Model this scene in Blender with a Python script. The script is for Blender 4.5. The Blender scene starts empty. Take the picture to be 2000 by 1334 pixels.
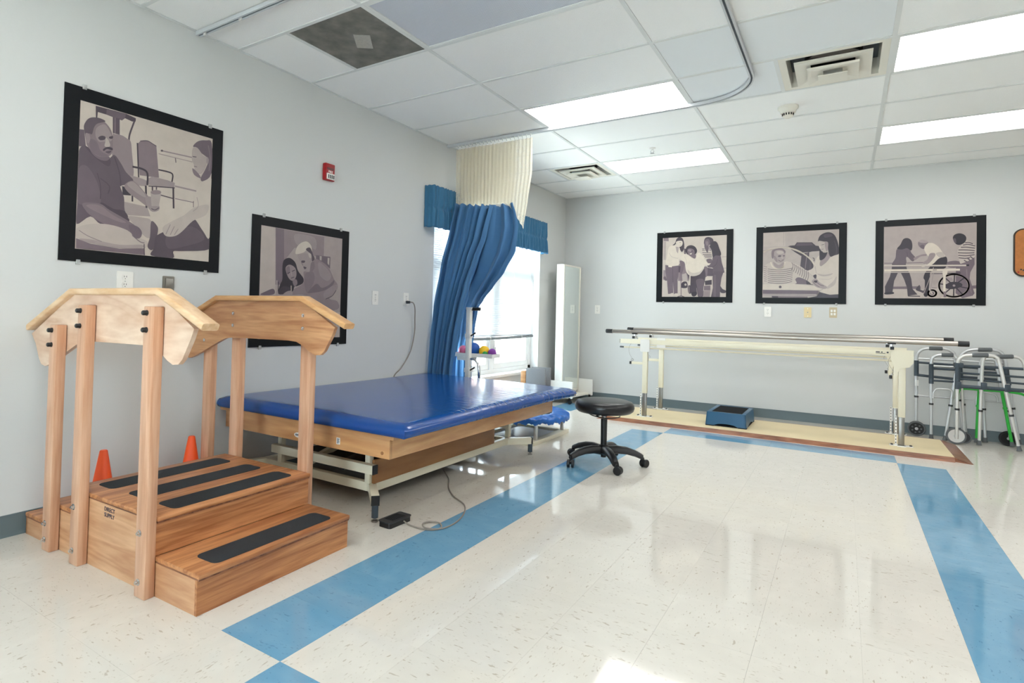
import bpy, bmesh, math, random
from mathutils import Vector, Matrix

random.seed(7)
PI = math.pi
scene = bpy.context.scene
COL = scene.collection

# ------------------------------------------------------------------ camera
cam_d = bpy.data.cameras.new('camera')
cam = bpy.data.objects.new('camera', cam_d)
COL.objects.link(cam)
F_PX, PX, PY = 1129.517, 909.849, 593.162
YAW, PITCH, ROLL = -0.579892, 0.020047, 0.025018
cp, sp = math.cos(PITCH), math.sin(PITCH)
fwd = Vector((math.sin(YAW) * cp, math.cos(YAW) * cp, sp))
rgt0 = Vector((math.cos(YAW), -math.sin(YAW), 0))
up0 = rgt0.cross(fwd)
rgt = math.cos(ROLL) * rgt0 + math.sin(ROLL) * up0
upv = math.cos(ROLL) * up0 - math.sin(ROLL) * rgt0
cam.matrix_world = Matrix((
    (rgt.x, upv.x, -fwd.x, 3.28989), (rgt.y, upv.y, -fwd.y, 0.0),
    (rgt.z, upv.z, -fwd.z, 1.09611), (0, 0, 0, 1)))
cam_d.sensor_fit = 'HORIZONTAL'
cam_d.sensor_width = 36.0
cam_d.lens = 36.0 * F_PX / 2000.0
cam_d.shift_x = (1000.0 - PX) / 2000.0
cam_d.shift_y = (PY - 667.0) / 2000.0
cam_d.clip_start = 0.02
scene.camera = cam

# ------------------------------------------------------------------ sky, exposure
SKY_STRENGTH = 14.5
SUN_STRENGTH = 30.0
LAMP_STRENGTH = 6.5
world = bpy.data.worlds.new('sky')
scene.world = world
world.use_nodes = True
bgn = world.node_tree.nodes['Background']
bgn.inputs['Color'].default_value = (0.80, 0.90, 1.0, 1)
bgn.inputs['Strength'].default_value = SKY_STRENGTH
sun_d = bpy.data.lights.new('sun', 'SUN')
sun_d.energy = SUN_STRENGTH
sun_d.angle = 0.01
sun_d.color = (1.0, 0.97, 0.93)
sun = bpy.data.objects.new('sun', sun_d)
COL.objects.link(sun)
sun.rotation_euler = Vector((-0.12, -0.64, -0.76)).to_track_quat('-Z', 'Y').to_euler()
scene.view_settings.view_transform = 'Standard'
scene.view_settings.look = 'None'
scene.view_settings.gamma = 1.0
scene.view_settings.use_curve_mapping = False
scene.view_settings.exposure = 0.43

# ------------------------------------------------------------------ room measures (metres)
H = 2.7626          # ceiling
YB = 7.5239         # back wall
XR = 7.2            # right wall, outside the picture
YF = -2.4           # wall behind the camera
T = 0.3048          # floor tile
XA, Y0 = 1.0777, 2.8713   # ceiling grid origin
XL, YT = 1.5202, 1.2282   # blue floor band origin
WY0, WY1, WZ0, WZ1 = 4.44, 6.74, 0.43, 2.12   # window opening in the left wall


# ------------------------------------------------------------------ materials
def lin(c):
    out = []
    for v in c[:3]:
        v = v / 255.0
        out.append(v / 12.92 if v <= 0.04045 else ((v + 0.055) / 1.055) ** 2.4)
    return tuple(out) + (1.0,)


MATS = {}


def new_mat(name):
    m = bpy.data.materials.new(name)
    m.use_nodes = True
    MATS[name] = m
    nt = m.node_tree
    return m, nt, nt.nodes['Principled BSDF']


def mat(name, col, rough=0.5, metal=0.0, spec=0.5, coat=0.0, bump=None, vary=None, trans=0.0):
    if name in MATS:
        return MATS[name]
    m, nt, b = new_mat(name)
    b.inputs['Base Color'].default_value = lin(col)
    b.inputs['Roughness'].default_value = rough
    b.inputs['Metallic'].default_value = metal
    b.inputs['Specular IOR Level'].default_value = spec
    b.inputs['Coat Weight'].default_value = coat
    tc = None
    if bump or vary:
        tc = nt.nodes.new('ShaderNodeTexCoord')
    if vary:
        n = nt.nodes.new('ShaderNodeTexNoise')
        n.inputs['Scale'].default_value = vary[0]
        n.inputs['Detail'].default_value = 4
        nt.links.new(tc.outputs['Object'], n.inputs['Vector'])
        mix = nt.nodes.new('ShaderNodeMix')
        mix.data_type = 'RGBA'
        mix.inputs['A'].default_value = lin([min(255, v * (1 + vary[1])) for v in col])
        mix.inputs['B'].default_value = lin([v * (1 - vary[1]) for v in col])
        nt.links.new(n.outputs['Fac'], mix.inputs['Factor'])
        nt.links.new(mix.outputs['Result'], b.inputs['Base Color'])
    if bump:
        n = nt.nodes.new('ShaderNodeTexNoise')
        n.inputs['Scale'].default_value = bump[0]
        n.inputs['Detail'].default_value = 3
        nt.links.new(tc.outputs['Object'], n.inputs['Vector'])
        bp = nt.nodes.new('ShaderNodeBump')
        bp.inputs['Strength'].default_value = bump[1]
        bp.inputs['Distance'].default_value = 0.01
        nt.links.new(n.outputs['Fac'], bp.inputs['Height'])
        nt.links.new(bp.outputs['Normal'], b.inputs['Normal'])
    return m


def wood(name, light, dark, grain, rough=0.38, fig=1.0, coat=0.15):
    """grain: texture scale along x, y, z (small value = along the grain)"""
    if name in MATS:
        return MATS[name]
    m, nt, b = new_mat(name)
    L = nt.links.new
    tc = nt.nodes.new('ShaderNodeTexCoord')
    mp = nt.nodes.new('ShaderNodeMapping')
    mp.inputs['Scale'].default_value = grain
    L(tc.outputs['Object'], mp.inputs['Vector'])
    n1 = nt.nodes.new('ShaderNodeTexNoise')
    n1.inputs['Scale'].default_value = 1.0
    n1.inputs['Detail'].default_value = 2.0
    n1.inputs['Distortion'].default_value = 0.6 * fig
    L(mp.outputs['Vector'], n1.inputs['Vector'])
    mul = nt.nodes.new('ShaderNodeMath')
    mul.operation = 'MULTIPLY'
    mul.inputs[1].default_value = 7.0
    L(n1.outputs['Fac'], mul.inputs[0])
    fr = nt.nodes.new('ShaderNodeMath')
    fr.operation = 'PINGPONG'
    fr.inputs[1].default_value = 1.0
    L(mul.outputs[0], fr.inputs[0])
    mp2 = nt.nodes.new('ShaderNodeMapping')
    mp2.inputs['Scale'].default_value = [g * 7 for g in grain]
    L(tc.outputs['Object'], mp2.inputs['Vector'])
    n2 = nt.nodes.new('ShaderNodeTexNoise')
    n2.inputs['Scale'].default_value = 1.0
    n2.inputs['Detail'].default_value = 6.0
    L(mp2.outputs['Vector'], n2.inputs['Vector'])
    add = nt.nodes.new('ShaderNodeMath')
    add.operation = 'MULTIPLY_ADD'
    add.inputs[1].default_value = 0.45
    L(fr.outputs[0], add.inputs[0])
    hl = nt.nodes.new('ShaderNodeMath')
    hl.operation = 'MULTIPLY'
    hl.inputs[1].default_value = 0.75
    L(n2.outputs['Fac'], hl.inputs[0])
    L(hl.outputs[0], add.inputs[2])
    rp = nt.nodes.new('ShaderNodeValToRGB')
    rp.color_ramp.elements[0].position = 0.28
    rp.color_ramp.elements[0].color = lin(light)
    rp.color_ramp.elements[1].position = 0.90
    rp.color_ramp.elements[1].color = lin(dark)
    L(add.outputs[0], rp.inputs['Fac'])
    L(rp.outputs['Color'], b.inputs['Base Color'])
    b.inputs['Roughness'].default_value = rough
    b.inputs['Coat Weight'].default_value = coat
    b.inputs['Coat Roughness'].default_value = 0.25
    bp = nt.nodes.new('ShaderNodeBump')
    bp.inputs['Strength'].default_value = 0.12
    bp.inputs['Distance'].default_value = 0.002
    L(n2.outputs['Fac'], bp.inputs['Height'])
    L(bp.outputs['Normal'], b.inputs['Normal'])
    return m


def vct(name, base, fleck1, fleck2, rough=0.065):
    """polished vinyl composition tile with streaky chips; chip direction alternates tile by tile"""
    m, nt, b = new_mat(name)
    L = nt.links.new
    tc = nt.nodes.new('ShaderNodeTexCoord')
    oi = nt.nodes.new('ShaderNodeObjectInfo')
    rnd = nt.nodes.new('ShaderNodeMath')
    rnd.operation = 'ROUND'
    L(oi.outputs['Random'], rnd.inputs[0])
    ang = nt.nodes.new('ShaderNodeMath')
    ang.operation = 'MULTIPLY'
    ang.inputs[1].default_value = PI / 2
    L(rnd.outputs[0], ang.inputs[0])
    rot = nt.nodes.new('ShaderNodeVectorRotate')
    rot.rotation_type = 'Z_AXIS'
    L(tc.outputs['Object'], rot.inputs['Vector'])
    L(ang.outputs[0], rot.inputs['Angle'])
    off = nt.nodes.new('ShaderNodeMath')
    off.operation = 'MULTIPLY'
    off.inputs[1].default_value = 37.0
    L(oi.outputs['Random'], off.inputs[0])
    va = nt.nodes.new('ShaderNodeVectorMath')
    va.operation = 'ADD'
    L(rot.outputs['Vector'], va.inputs[0])
    L(off.outputs[0], va.inputs[1])
    cur = None
    prev = lin(base)
    spec = [((30, 75, 30), 0.675, 0.73, fleck1, 0.62), ((55, 130, 55), 0.67, 0.71, fleck1, 0.4),
            ((9, 16, 9), 0.45, 0.85, fleck2, 0.22)]
    colsock = None
    for sc, lo, hi, fc, amt in spec:
        mp = nt.nodes.new('ShaderNodeMapping')
        mp.inputs['Scale'].default_value = sc
        mp.inputs['Location'].default_value = (random.random() * 9, random.random() * 9, 0)
        L(va.outputs[0], mp.inputs['Vector'])
        n = nt.nodes.new('ShaderNodeTexNoise')
        n.inputs['Scale'].default_value = 1.0
        n.inputs['Detail'].default_value = 1.5
        L(mp.outputs['Vector'], n.inputs['Vector'])
        mr = nt.nodes.new('ShaderNodeMapRange')
        mr.inputs['From Min'].default_value = lo
        mr.inputs['From Max'].default_value = hi
        mr.inputs['To Max'].default_value = amt
        L(n.outputs['Fac'], mr.inputs['Value'])
        mx = nt.nodes.new('ShaderNodeMix')
        mx.data_type = 'RGBA'
        if colsock is None:
            mx.inputs['A'].default_value = prev
        else:
            L(colsock, mx.inputs['A'])
        mx.inputs['B'].default_value = lin(fc)
        L(mr.outputs['Result'], mx.inputs['Factor'])
        colsock = mx.outputs['Result']
    hsv = nt.nodes.new('ShaderNodeHueSaturation')
    vr = nt.nodes.new('ShaderNodeMapRange')
    vr.inputs['To Min'].default_value = 0.99
    vr.inputs['To Max'].default_value = 1.01
    L(oi.outputs['Random'], vr.inputs['Value'])
    L(vr.outputs['Result'], hsv.inputs['Value'])
    L(colsock, hsv.inputs['Color'])
    L(hsv.outputs['Color'], b.inputs['Base Color'])
    b.inputs['Roughness'].default_value = rough
    b.inputs['Specular IOR Level'].default_value = 0.62
    geo = nt.nodes.new('ShaderNodeNewGeometry')
    n = nt.nodes.new('ShaderNodeTexNoise')
    n.inputs['Scale'].default_value = 5.0
    n.inputs['Detail'].default_value = 2.0
    L(geo.outputs['Position'], n.inputs['Vector'])
    bp = nt.nodes.new('ShaderNodeBump')
    bp.inputs['Strength'].default_value = 0.03
    bp.inputs['Distance'].default_value = 0.01
    L(n.outputs['Fac'], bp.inputs['Height'])
    L(bp.outputs['Normal'], b.inputs['Normal'])
    return m


def emit(name, col, strength):
    m = bpy.data.materials.new(name)
    m.use_nodes = True
    MATS[name] = m
    nt = m.node_tree
    nt.nodes.remove(nt.nodes['Principled BSDF'])
    e = nt.nodes.new('ShaderNodeEmission')
    e.inputs['Color'].default_value = col
    e.inputs['Strength'].default_value = strength
    nt.links.new(e.outputs[0], nt.nodes['Material Output'].inputs['Surface'])
    return m


def cloth(name, col, rough=0.85, trans=0.25, bump=(90, 0.25), holes=None):
    m, nt, b = new_mat(name)
    L = nt.links.new
    b.inputs['Base Color'].default_value = lin(col)
    b.inputs['Roughness'].default_value = rough
    b.inputs['Specular IOR Level'].default_value = 0.2
    b.inputs['Sheen Weight'].default_value = 0.15
    tc = nt.nodes.new('ShaderNodeTexCoord')
    n = nt.nodes.new('ShaderNodeTexNoise')
    n.inputs['Scale'].default_value = bump[0]
    L(tc.outputs['Object'], n.inputs['Vector'])
    bp = nt.nodes.new('ShaderNodeBump')
    bp.inputs['Strength'].default_value = bump[1]
    bp.inputs['Distance'].default_value = 0.002
    L(n.outputs['Fac'], bp.inputs['Height'])
    L(bp.outputs['Normal'], b.inputs['Normal'])
    tr = nt.nodes.new('ShaderNodeBsdfTranslucent')
    tr.inputs['Color'].default_value = lin(col)
    ms = nt.nodes.new('ShaderNodeMixShader')
    ms.inputs['Fac'].default_value = trans
    L(b.outputs[0], ms.inputs[1])
    L(tr.outputs[0], ms.inputs[2])
    last = ms
    if holes:
        w = nt.nodes.new('ShaderNodeTexVoronoi')
        w.inputs['Scale'].default_value = holes[0]
        L(tc.outputs['UV'], w.inputs['Vector'])
        lt = nt.nodes.new('ShaderNodeMath')
        lt.operation = 'LESS_THAN'
        lt.inputs[1].default_value = holes[1]
        L(w.outputs['Distance'], lt.inputs[0])
        tp = nt.nodes.new('ShaderNodeBsdfTransparent')
        m2 = nt.nodes.new('ShaderNodeMixShader')
        L(lt.outputs[0], m2.inputs['Fac'])
        L(ms.outputs[0], m2.inputs[1])
        L(tp.outputs[0], m2.inputs[2])
        last = m2
    L(last.outputs[0], nt.nodes['Material Output'].inputs['Surface'])
    return m


def pane_glass(name, tint=(245, 250, 250)):
    m = bpy.data.materials.new(name)
    m.use_nodes = True
    MATS[name] = m
    nt = m.node_tree
    nt.nodes.remove(nt.nodes['Principled BSDF'])
    L = nt.links.new
    t = nt.nodes.new('ShaderNodeBsdfTransparent')
    t.inputs['Color'].default_value = lin(tint)
    g = nt.nodes.new('ShaderNodeBsdfGlossy')
    g.inputs['Roughness'].default_value = 0.02
    lw = nt.nodes.new('ShaderNodeLayerWeight')
    pw = nt.nodes.new('ShaderNodeMath')
    pw.operation = 'POWER'
    pw.inputs[1].default_value = 5.0
    L(lw.outputs['Facing'], pw.inputs[0])
    fr = nt.nodes.new('ShaderNodeMath')
    fr.operation = 'MULTIPLY_ADD'
    fr.inputs[1].default_value = 0.9
    fr.inputs[2].default_value = 0.03
    L(pw.outputs[0], fr.inputs[0])
    ms = nt.nodes.new('ShaderNodeMixShader')
    L(fr.outputs[0], ms.inputs['Fac'])
    L(t.outputs[0], ms.inputs[1])
    L(g.outputs[0], ms.inputs[2])
    L(ms.outputs[0], nt.nodes['Material Output'].inputs['Surface'])
    return m


mat('wall_paint', (212, 213, 211), 0.6, spec=0.3, bump=(60, 0.04))
mat('trim_white', (236, 236, 234), 0.35)
mat('ceiling_white', (246, 246, 244), 0.9, spec=0.1, bump=(220, 0.25))
mat('ceiling_satin', (232, 236, 238), 0.32, spec=0.5)
mat('grid_white', (222, 224, 222), 0.5)
mat('base_vinyl', (98, 112, 116), 0.45)
vct('tile_cream', (217, 212, 202), (166, 152, 132), (238, 233, 222))
vct('tile_blue', (108, 157, 187), (74, 118, 148), (156, 192, 210))
mat('slab', (150, 146, 134), 0.8)
emit('lamp_diffuser', (1.0, 0.985, 0.965, 1), LAMP_STRENGTH)
mat('steel', (190, 190, 188), 0.22, 1.0)
mat('steel_brushed', (150, 146, 140), 0.35, 1.0)
mat('chrome', (215, 216, 218), 0.12, 1.0)
mat('aluminium', (212, 213, 214), 0.35, 0.7)
mat('alu_satin', (224, 222, 218), 0.4, 0.6)
mat('black_plastic', (22, 23, 25), 0.4)
mat('black_matte', (14, 14, 15), 0.75)
mat('dark_grey', (52, 55, 58), 0.5)
mat('grey_rubber', (96, 100, 102), 0.7)
mat('slate_plastic', (60, 72, 82), 0.45)
mat('bar_steel', (178, 171, 163), 0.3, 0.95)
mat('cream_enamel', (234, 227, 203), 0.35, vary=(3, 0.02))
mat('white_enamel', (236, 234, 228), 0.3)
mat('white_plastic', (238, 236, 230), 0.35)
mat('ivory_plastic', (226, 206, 158), 0.4)
mat('tan_plastic', (196, 180, 148), 0.4)
mat('red_plastic', (168, 22, 30), 0.35)
mat('green_paint', (40, 178, 58), 0.35)
mat('orange_plastic', (255, 92, 34), 0.4)
mat('poster_board', (10, 15, 19), 0.4, spec=0.25)
mat('grip_tape', (36, 42, 47), 0.85, bump=(400, 0.5), vary=(14, 0.12))
mat('cord_grey', (140, 132, 122), 0.5)
wood('oak_x', (220, 170, 124), (180, 124, 82), (1.2, 12, 12))
wood('oak_y', (210, 148, 97), (152, 92, 53), (17, 1.0, 17), fig=0.5)
wood('oak_z', (222, 178, 146), (198, 146, 112), (16, 16, 1.0), fig=0.5)
wood('ply_x', (222, 176, 134), (188, 134, 94), (1.1, 9, 9), fig=1.2)
wood('ply_daylit', (236, 209, 184), (208, 168, 138), (1.6, 6, 6), fig=2.0)  # near handrail panel: daylight bleaching painted into the ply colour
wood('rail_daylit', (234, 202, 164), (214, 172, 126), (3, 14, 14), fig=0.4)  # lighter copy of rail_wood for the near cap, daylight painted in
wood('rail_wood', (226, 182, 130), (206, 152, 98), (3, 14, 14), fig=0.4)
wood('birch', (214, 164, 112), (184, 130, 82), (1.0, 1.0, 8), fig=0.6)
wood('brown_board', (168, 118, 70), (150, 100, 58), (3, 1.0, 7), rough=0.5, fig=0.4)
wood('ramp_wood', (160, 106, 76), (112, 66, 44), (2, 14, 14), fig=0.5)
mat('platform_vinyl', (226, 208, 168), 0.55, vary=(2.5, 0.04))


# ------------------------------------------------------------------ mesh helpers
ORG = {}


def catmull(pts, n=6, closed=False):
    P = [Vector(p) for p in pts]
    out = []
    m = len(P)
    rng = range(m) if closed else range(m - 1)
    for i in rng:
        if closed:
            a, b, c, d = P[(i - 1) % m], P[i], P[(i + 1) % m], P[(i + 2) % m]
        else:
            a, b, c, d = P[max(i - 1, 0)], P[i], P[i + 1], P[min(i + 2, m - 1)]
        for k in range(n):
            t = k / n
            out.append(0.5 * ((2 * b) + (c - a) * t + (2 * a - 5 * b + 4 * c - d) * t * t +
                              (3 * b - a - 3 * c + d) * t ** 3))
    if not closed:
        out.append(P[-1])
    return out


class MB:
    def __init__(self):
        self.v, self.f = [], []

    def add(self, vs, fs):
        o = len(self.v)
        self.v += [Vector(p) for p in vs]
        self.f += [tuple(i + o for i in q) for q in fs]
        return self

    def bm(self, bm):
        bm.verts.ensure_lookup_table()
        bm.verts.index_update()
        self.add([v.co.copy() for v in bm.verts], [[v.index for v in f.verts] for f in bm.faces])
        bm.free()
        return self

    def box(self, x0, x1, y0, y1, z0, z1, bev=0.0, seg=2):
        if bev <= 0:
            vs = [(x, y, z) for x in (x0, x1) for y in (y0, y1) for z in (z0, z1)]
            return self.add(vs, [(0, 1, 3, 2), (4, 6, 7, 5), (0, 4, 5, 1), (2, 3, 7, 6), (0, 2, 6, 4), (1, 5, 7, 3)])
        b = bmesh.new()
        bmesh.ops.create_cube(b, size=1.0)
        for v in b.verts:
            v.co = Vector(((x0 + x1) / 2 + v.co.x * (x1 - x0), (y0 + y1) / 2 + v.co.y * (y1 - y0),
                           (z0 + z1) / 2 + v.co.z * (z1 - z0)))
        bmesh.ops.bevel(b, geom=b.edges[:], offset=bev, segments=seg, affect='EDGES', profile=0.5)
        return self.bm(b)

    def bar(self, p0, p1, w, h, up=(0, 0, 1)):
        p0, p1 = Vector(p0), Vector(p1)
        d = (p1 - p0).normalized()
        u = Vector(up)
        s = d.cross(u).normalized()
        u = s.cross(d).normalized()
        vs = []
        for p in (p0, p1):
            for a, c in ((-1, -1), (1, -1), (1, 1), (-1, 1)):
                vs.append(p + s * (a * w / 2) + u * (c * h / 2))
        return self.add(vs, [(3, 2, 1, 0), (4, 5, 6, 7), (0, 1, 5, 4), (1, 2, 6, 5), (2, 3, 7, 6), (3, 0, 4, 7)])

    def tube(self, pts, r, n=10, closed=False, caps=True):
        P = [Vector(p) for p in pts]
        m = len(P)
        R = r if isinstance(r, (list, tuple)) else [r] * m
        tang = []
        for i in range(m):
            if closed:
                t = P[(i + 1) % m] - P[(i - 1) % m]
            else:
                t = P[min(i + 1, m - 1)] - P[max(i - 1, 0)]
            tang.append(t.normalized())
        ref = Vector((0, 0, 1)) if abs(tang[0].z) < 0.9 else Vector((1, 0, 0))
        nrm = (ref - tang[0] * ref.dot(tang[0])).normalized()
        vs, fs = [], []
        for i in range(m):
            nrm = (nrm - tang[i] * nrm.dot(tang[i])).normalized()
            bn = tang[i].cross(nrm)
            for k in range(n):
                a = 2 * PI * k / n
                vs.append(P[i] + (nrm * math.cos(a) + bn * math.sin(a)) * R[i])
        for i in range(m if closed else m - 1):
            j = (i + 1) % m
            for k in range(n):
                l = (k + 1) % n
                fs.append((i * n + k, i * n + l, j * n + l, j * n + k))
        if caps and not closed:
            fs.append(tuple(range(n - 1, -1, -1)))
            fs.append(tuple((m - 1) * n + k for k in range(n)))
        return self.add(vs, fs)

    def cyl(self, p0, p1, r, r2=None, n=16):
        return self.tube([p0, p1], [r, r if r2 is None else r2], n)

    def lathe(self, prof, c=(0, 0, 0), n=32, axis='z', caps=True):
        vs, fs = [], []
        c = Vector(c)
        for r, z in prof:
            for k in range(n):
                a = 2 * PI * k / n
                q = (r * math.cos(a), r * math.sin(a), z)
                if axis == 'x':
                    q = (q[2], q[0], q[1])
                elif axis == 'y':
                    q = (q[1], q[2], q[0])
                vs.append(c + Vector(q))
        m = len(prof)
        for i in range(m - 1):
            for k in range(n):
                l = (k + 1) % n
                fs.append((i * n + k, i * n + l, (i + 1) * n + l, (i + 1) * n + k))
        if caps and prof[0][0] > 1e-6:
            fs.append(tuple(range(n - 1, -1, -1)))
        if caps and prof[-1][0] > 1e-6:
            fs.append(tuple((m - 1) * n + k for k in range(n)))
        return self.add(vs, fs)

    def prism(self, poly, plane, a, b):
        n = len(poly)
        vs = []
        for t in (a, b):
            for p, q in poly:
                vs.append({'xz': (p, t, q), 'xy': (p, q, t), 'yz': (t, p, q)}[plane])
        fs = [tuple(range(n)), tuple(range(2 * n - 1, n - 1, -1))]
        for i in range(n):
            j = (i + 1) % n
            fs.append((i, i + n, j + n, j))
        return self.add(vs, fs)

    def sphere(self, c, r, n=20):
        prof = [(r * math.sin(PI * i / (n // 2)), -r * math.cos(PI * i / (n // 2))) for i in range(n // 2 + 1)]
        prof[0] = (1e-7, -r)
        prof[-1] = (1e-7, r)
        return self.lathe(prof, c, n)

    def grid(self, fn, nu, nv, closed_u=False):
        vs = [fn(i / nu, j / nv) for j in range(nv + 1) for i in range(nu if closed_u else nu + 1)]
        w = nu if closed_u else nu + 1
        fs = []
        for j in range(nv):
            for i in range(nu):
                k = (i + 1) % w
                fs.append((j * w + i, j * w + k, (j + 1) * w + k, (j + 1) * w + i))
        return self.add(vs, fs)

    def xf(self, M):
        self.v = [M @ p for p in self.v]
        return self

    def build(self, name, m, parent=None, world=True, smooth=40, solid=True):
        off = ORG.get(parent, Vector((0, 0, 0))) if (world and parent is not None) else Vector((0, 0, 0))
        me = bpy.data.meshes.new(name)
        me.from_pydata([tuple(p - off) for p in self.v], [], self.f)
        if solid:
            b = bmesh.new()
            b.from_mesh(me)
            bmesh.ops.remove_doubles(b, verts=b.verts[:], dist=1e-6)
            bmesh.ops.recalc_face_normals(b, faces=b.faces[:])
            b.to_mesh(me)
            b.free()
        me.materials.append(MATS[m] if isinstance(m, str) else m)
        if smooth:
            me.shade_smooth()
            me.set_sharp_from_angle(angle=math.radians(smooth))
        o = bpy.data.objects.new(name, me)
        COL.objects.link(o)
        if parent is not None:
            o.parent = parent
            ORG[o] = ORG.get(parent, Vector((0, 0, 0)))
        return o


def tag(o, label, cat, group=None):
    o['label'] = label
    o['category'] = cat
    if group:
        o['group'] = group
    return o


def thing(name, label, cat, loc=(0, 0, 0), rotz=0.0, group=None):
    o = bpy.data.objects.new(name, None)
    o.empty_display_size = 0.05
    COL.objects.link(o)
    o.location = loc
    o.rotation_euler = (0, 0, rotz)
    ORG[o] = Vector(loc)
    return tag(o, label, cat, group)


def struct(o):
    o['kind'] = 'structure'
    return o


def copy_tree(o, parent=None):
    c = o.copy()
    COL.objects.link(c)
    if parent is not None:
        c.parent = parent
    ORG[c] = ORG.get(o, Vector())
    for ch in [x for x in bpy.data.objects if x.parent == o]:
        copy_tree(ch, c)
    return c


def share(proto, loc, parent):
    c = proto.copy()
    COL.objects.link(c)
    c.location = loc
    c.parent = parent
    return c


def rrect(x0, x1, y0, y1, r, n=5):
    pts = []
    for cx, cy, a0 in ((x1 - r, y1 - r, 0), (x0 + r, y1 - r, PI / 2), (x0 + r, y0 + r, PI), (x1 - r, y0 + r, 1.5 * PI)):
        for k in range(n + 1):
            a = a0 + PI / 2 * k / n
            pts.append((cx + r * math.cos(a), cy + r * math.sin(a)))
    return pts


def text_mesh(name, body, size, m, parent, M, thick=0.0004, align='CENTER', bold=0.012):
    cu = bpy.data.curves.new(name, 'FONT')
    cu.body = body
    cu.size = size
    cu.align_x = align
    cu.align_y = 'CENTER'
    cu.extrude = thick
    cu.offset = size * bold
    tmp = bpy.data.objects.new(name + '_tmp', cu)
    COL.objects.link(tmp)
    bpy.context.view_layer.update()
    me = bpy.data.meshes.new_from_object(tmp.evaluated_get(bpy.context.evaluated_depsgraph_get()))
    bpy.data.objects.remove(tmp)
    me.transform(M)
    me.materials.clear()
    me.materials.append(MATS[m])
    me.name = name
    o = bpy.data.objects.new(name, me)
    COL.objects.link(o)
    o.parent = parent
    return o


def face_minus_y(x, y, z):     # text frame readable by someone looking along +y
    return Matrix(((1, 0, 0, x), (0, 0, -1, y), (0, 1, 0, z), (0, 0, 0, 1)))


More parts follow.
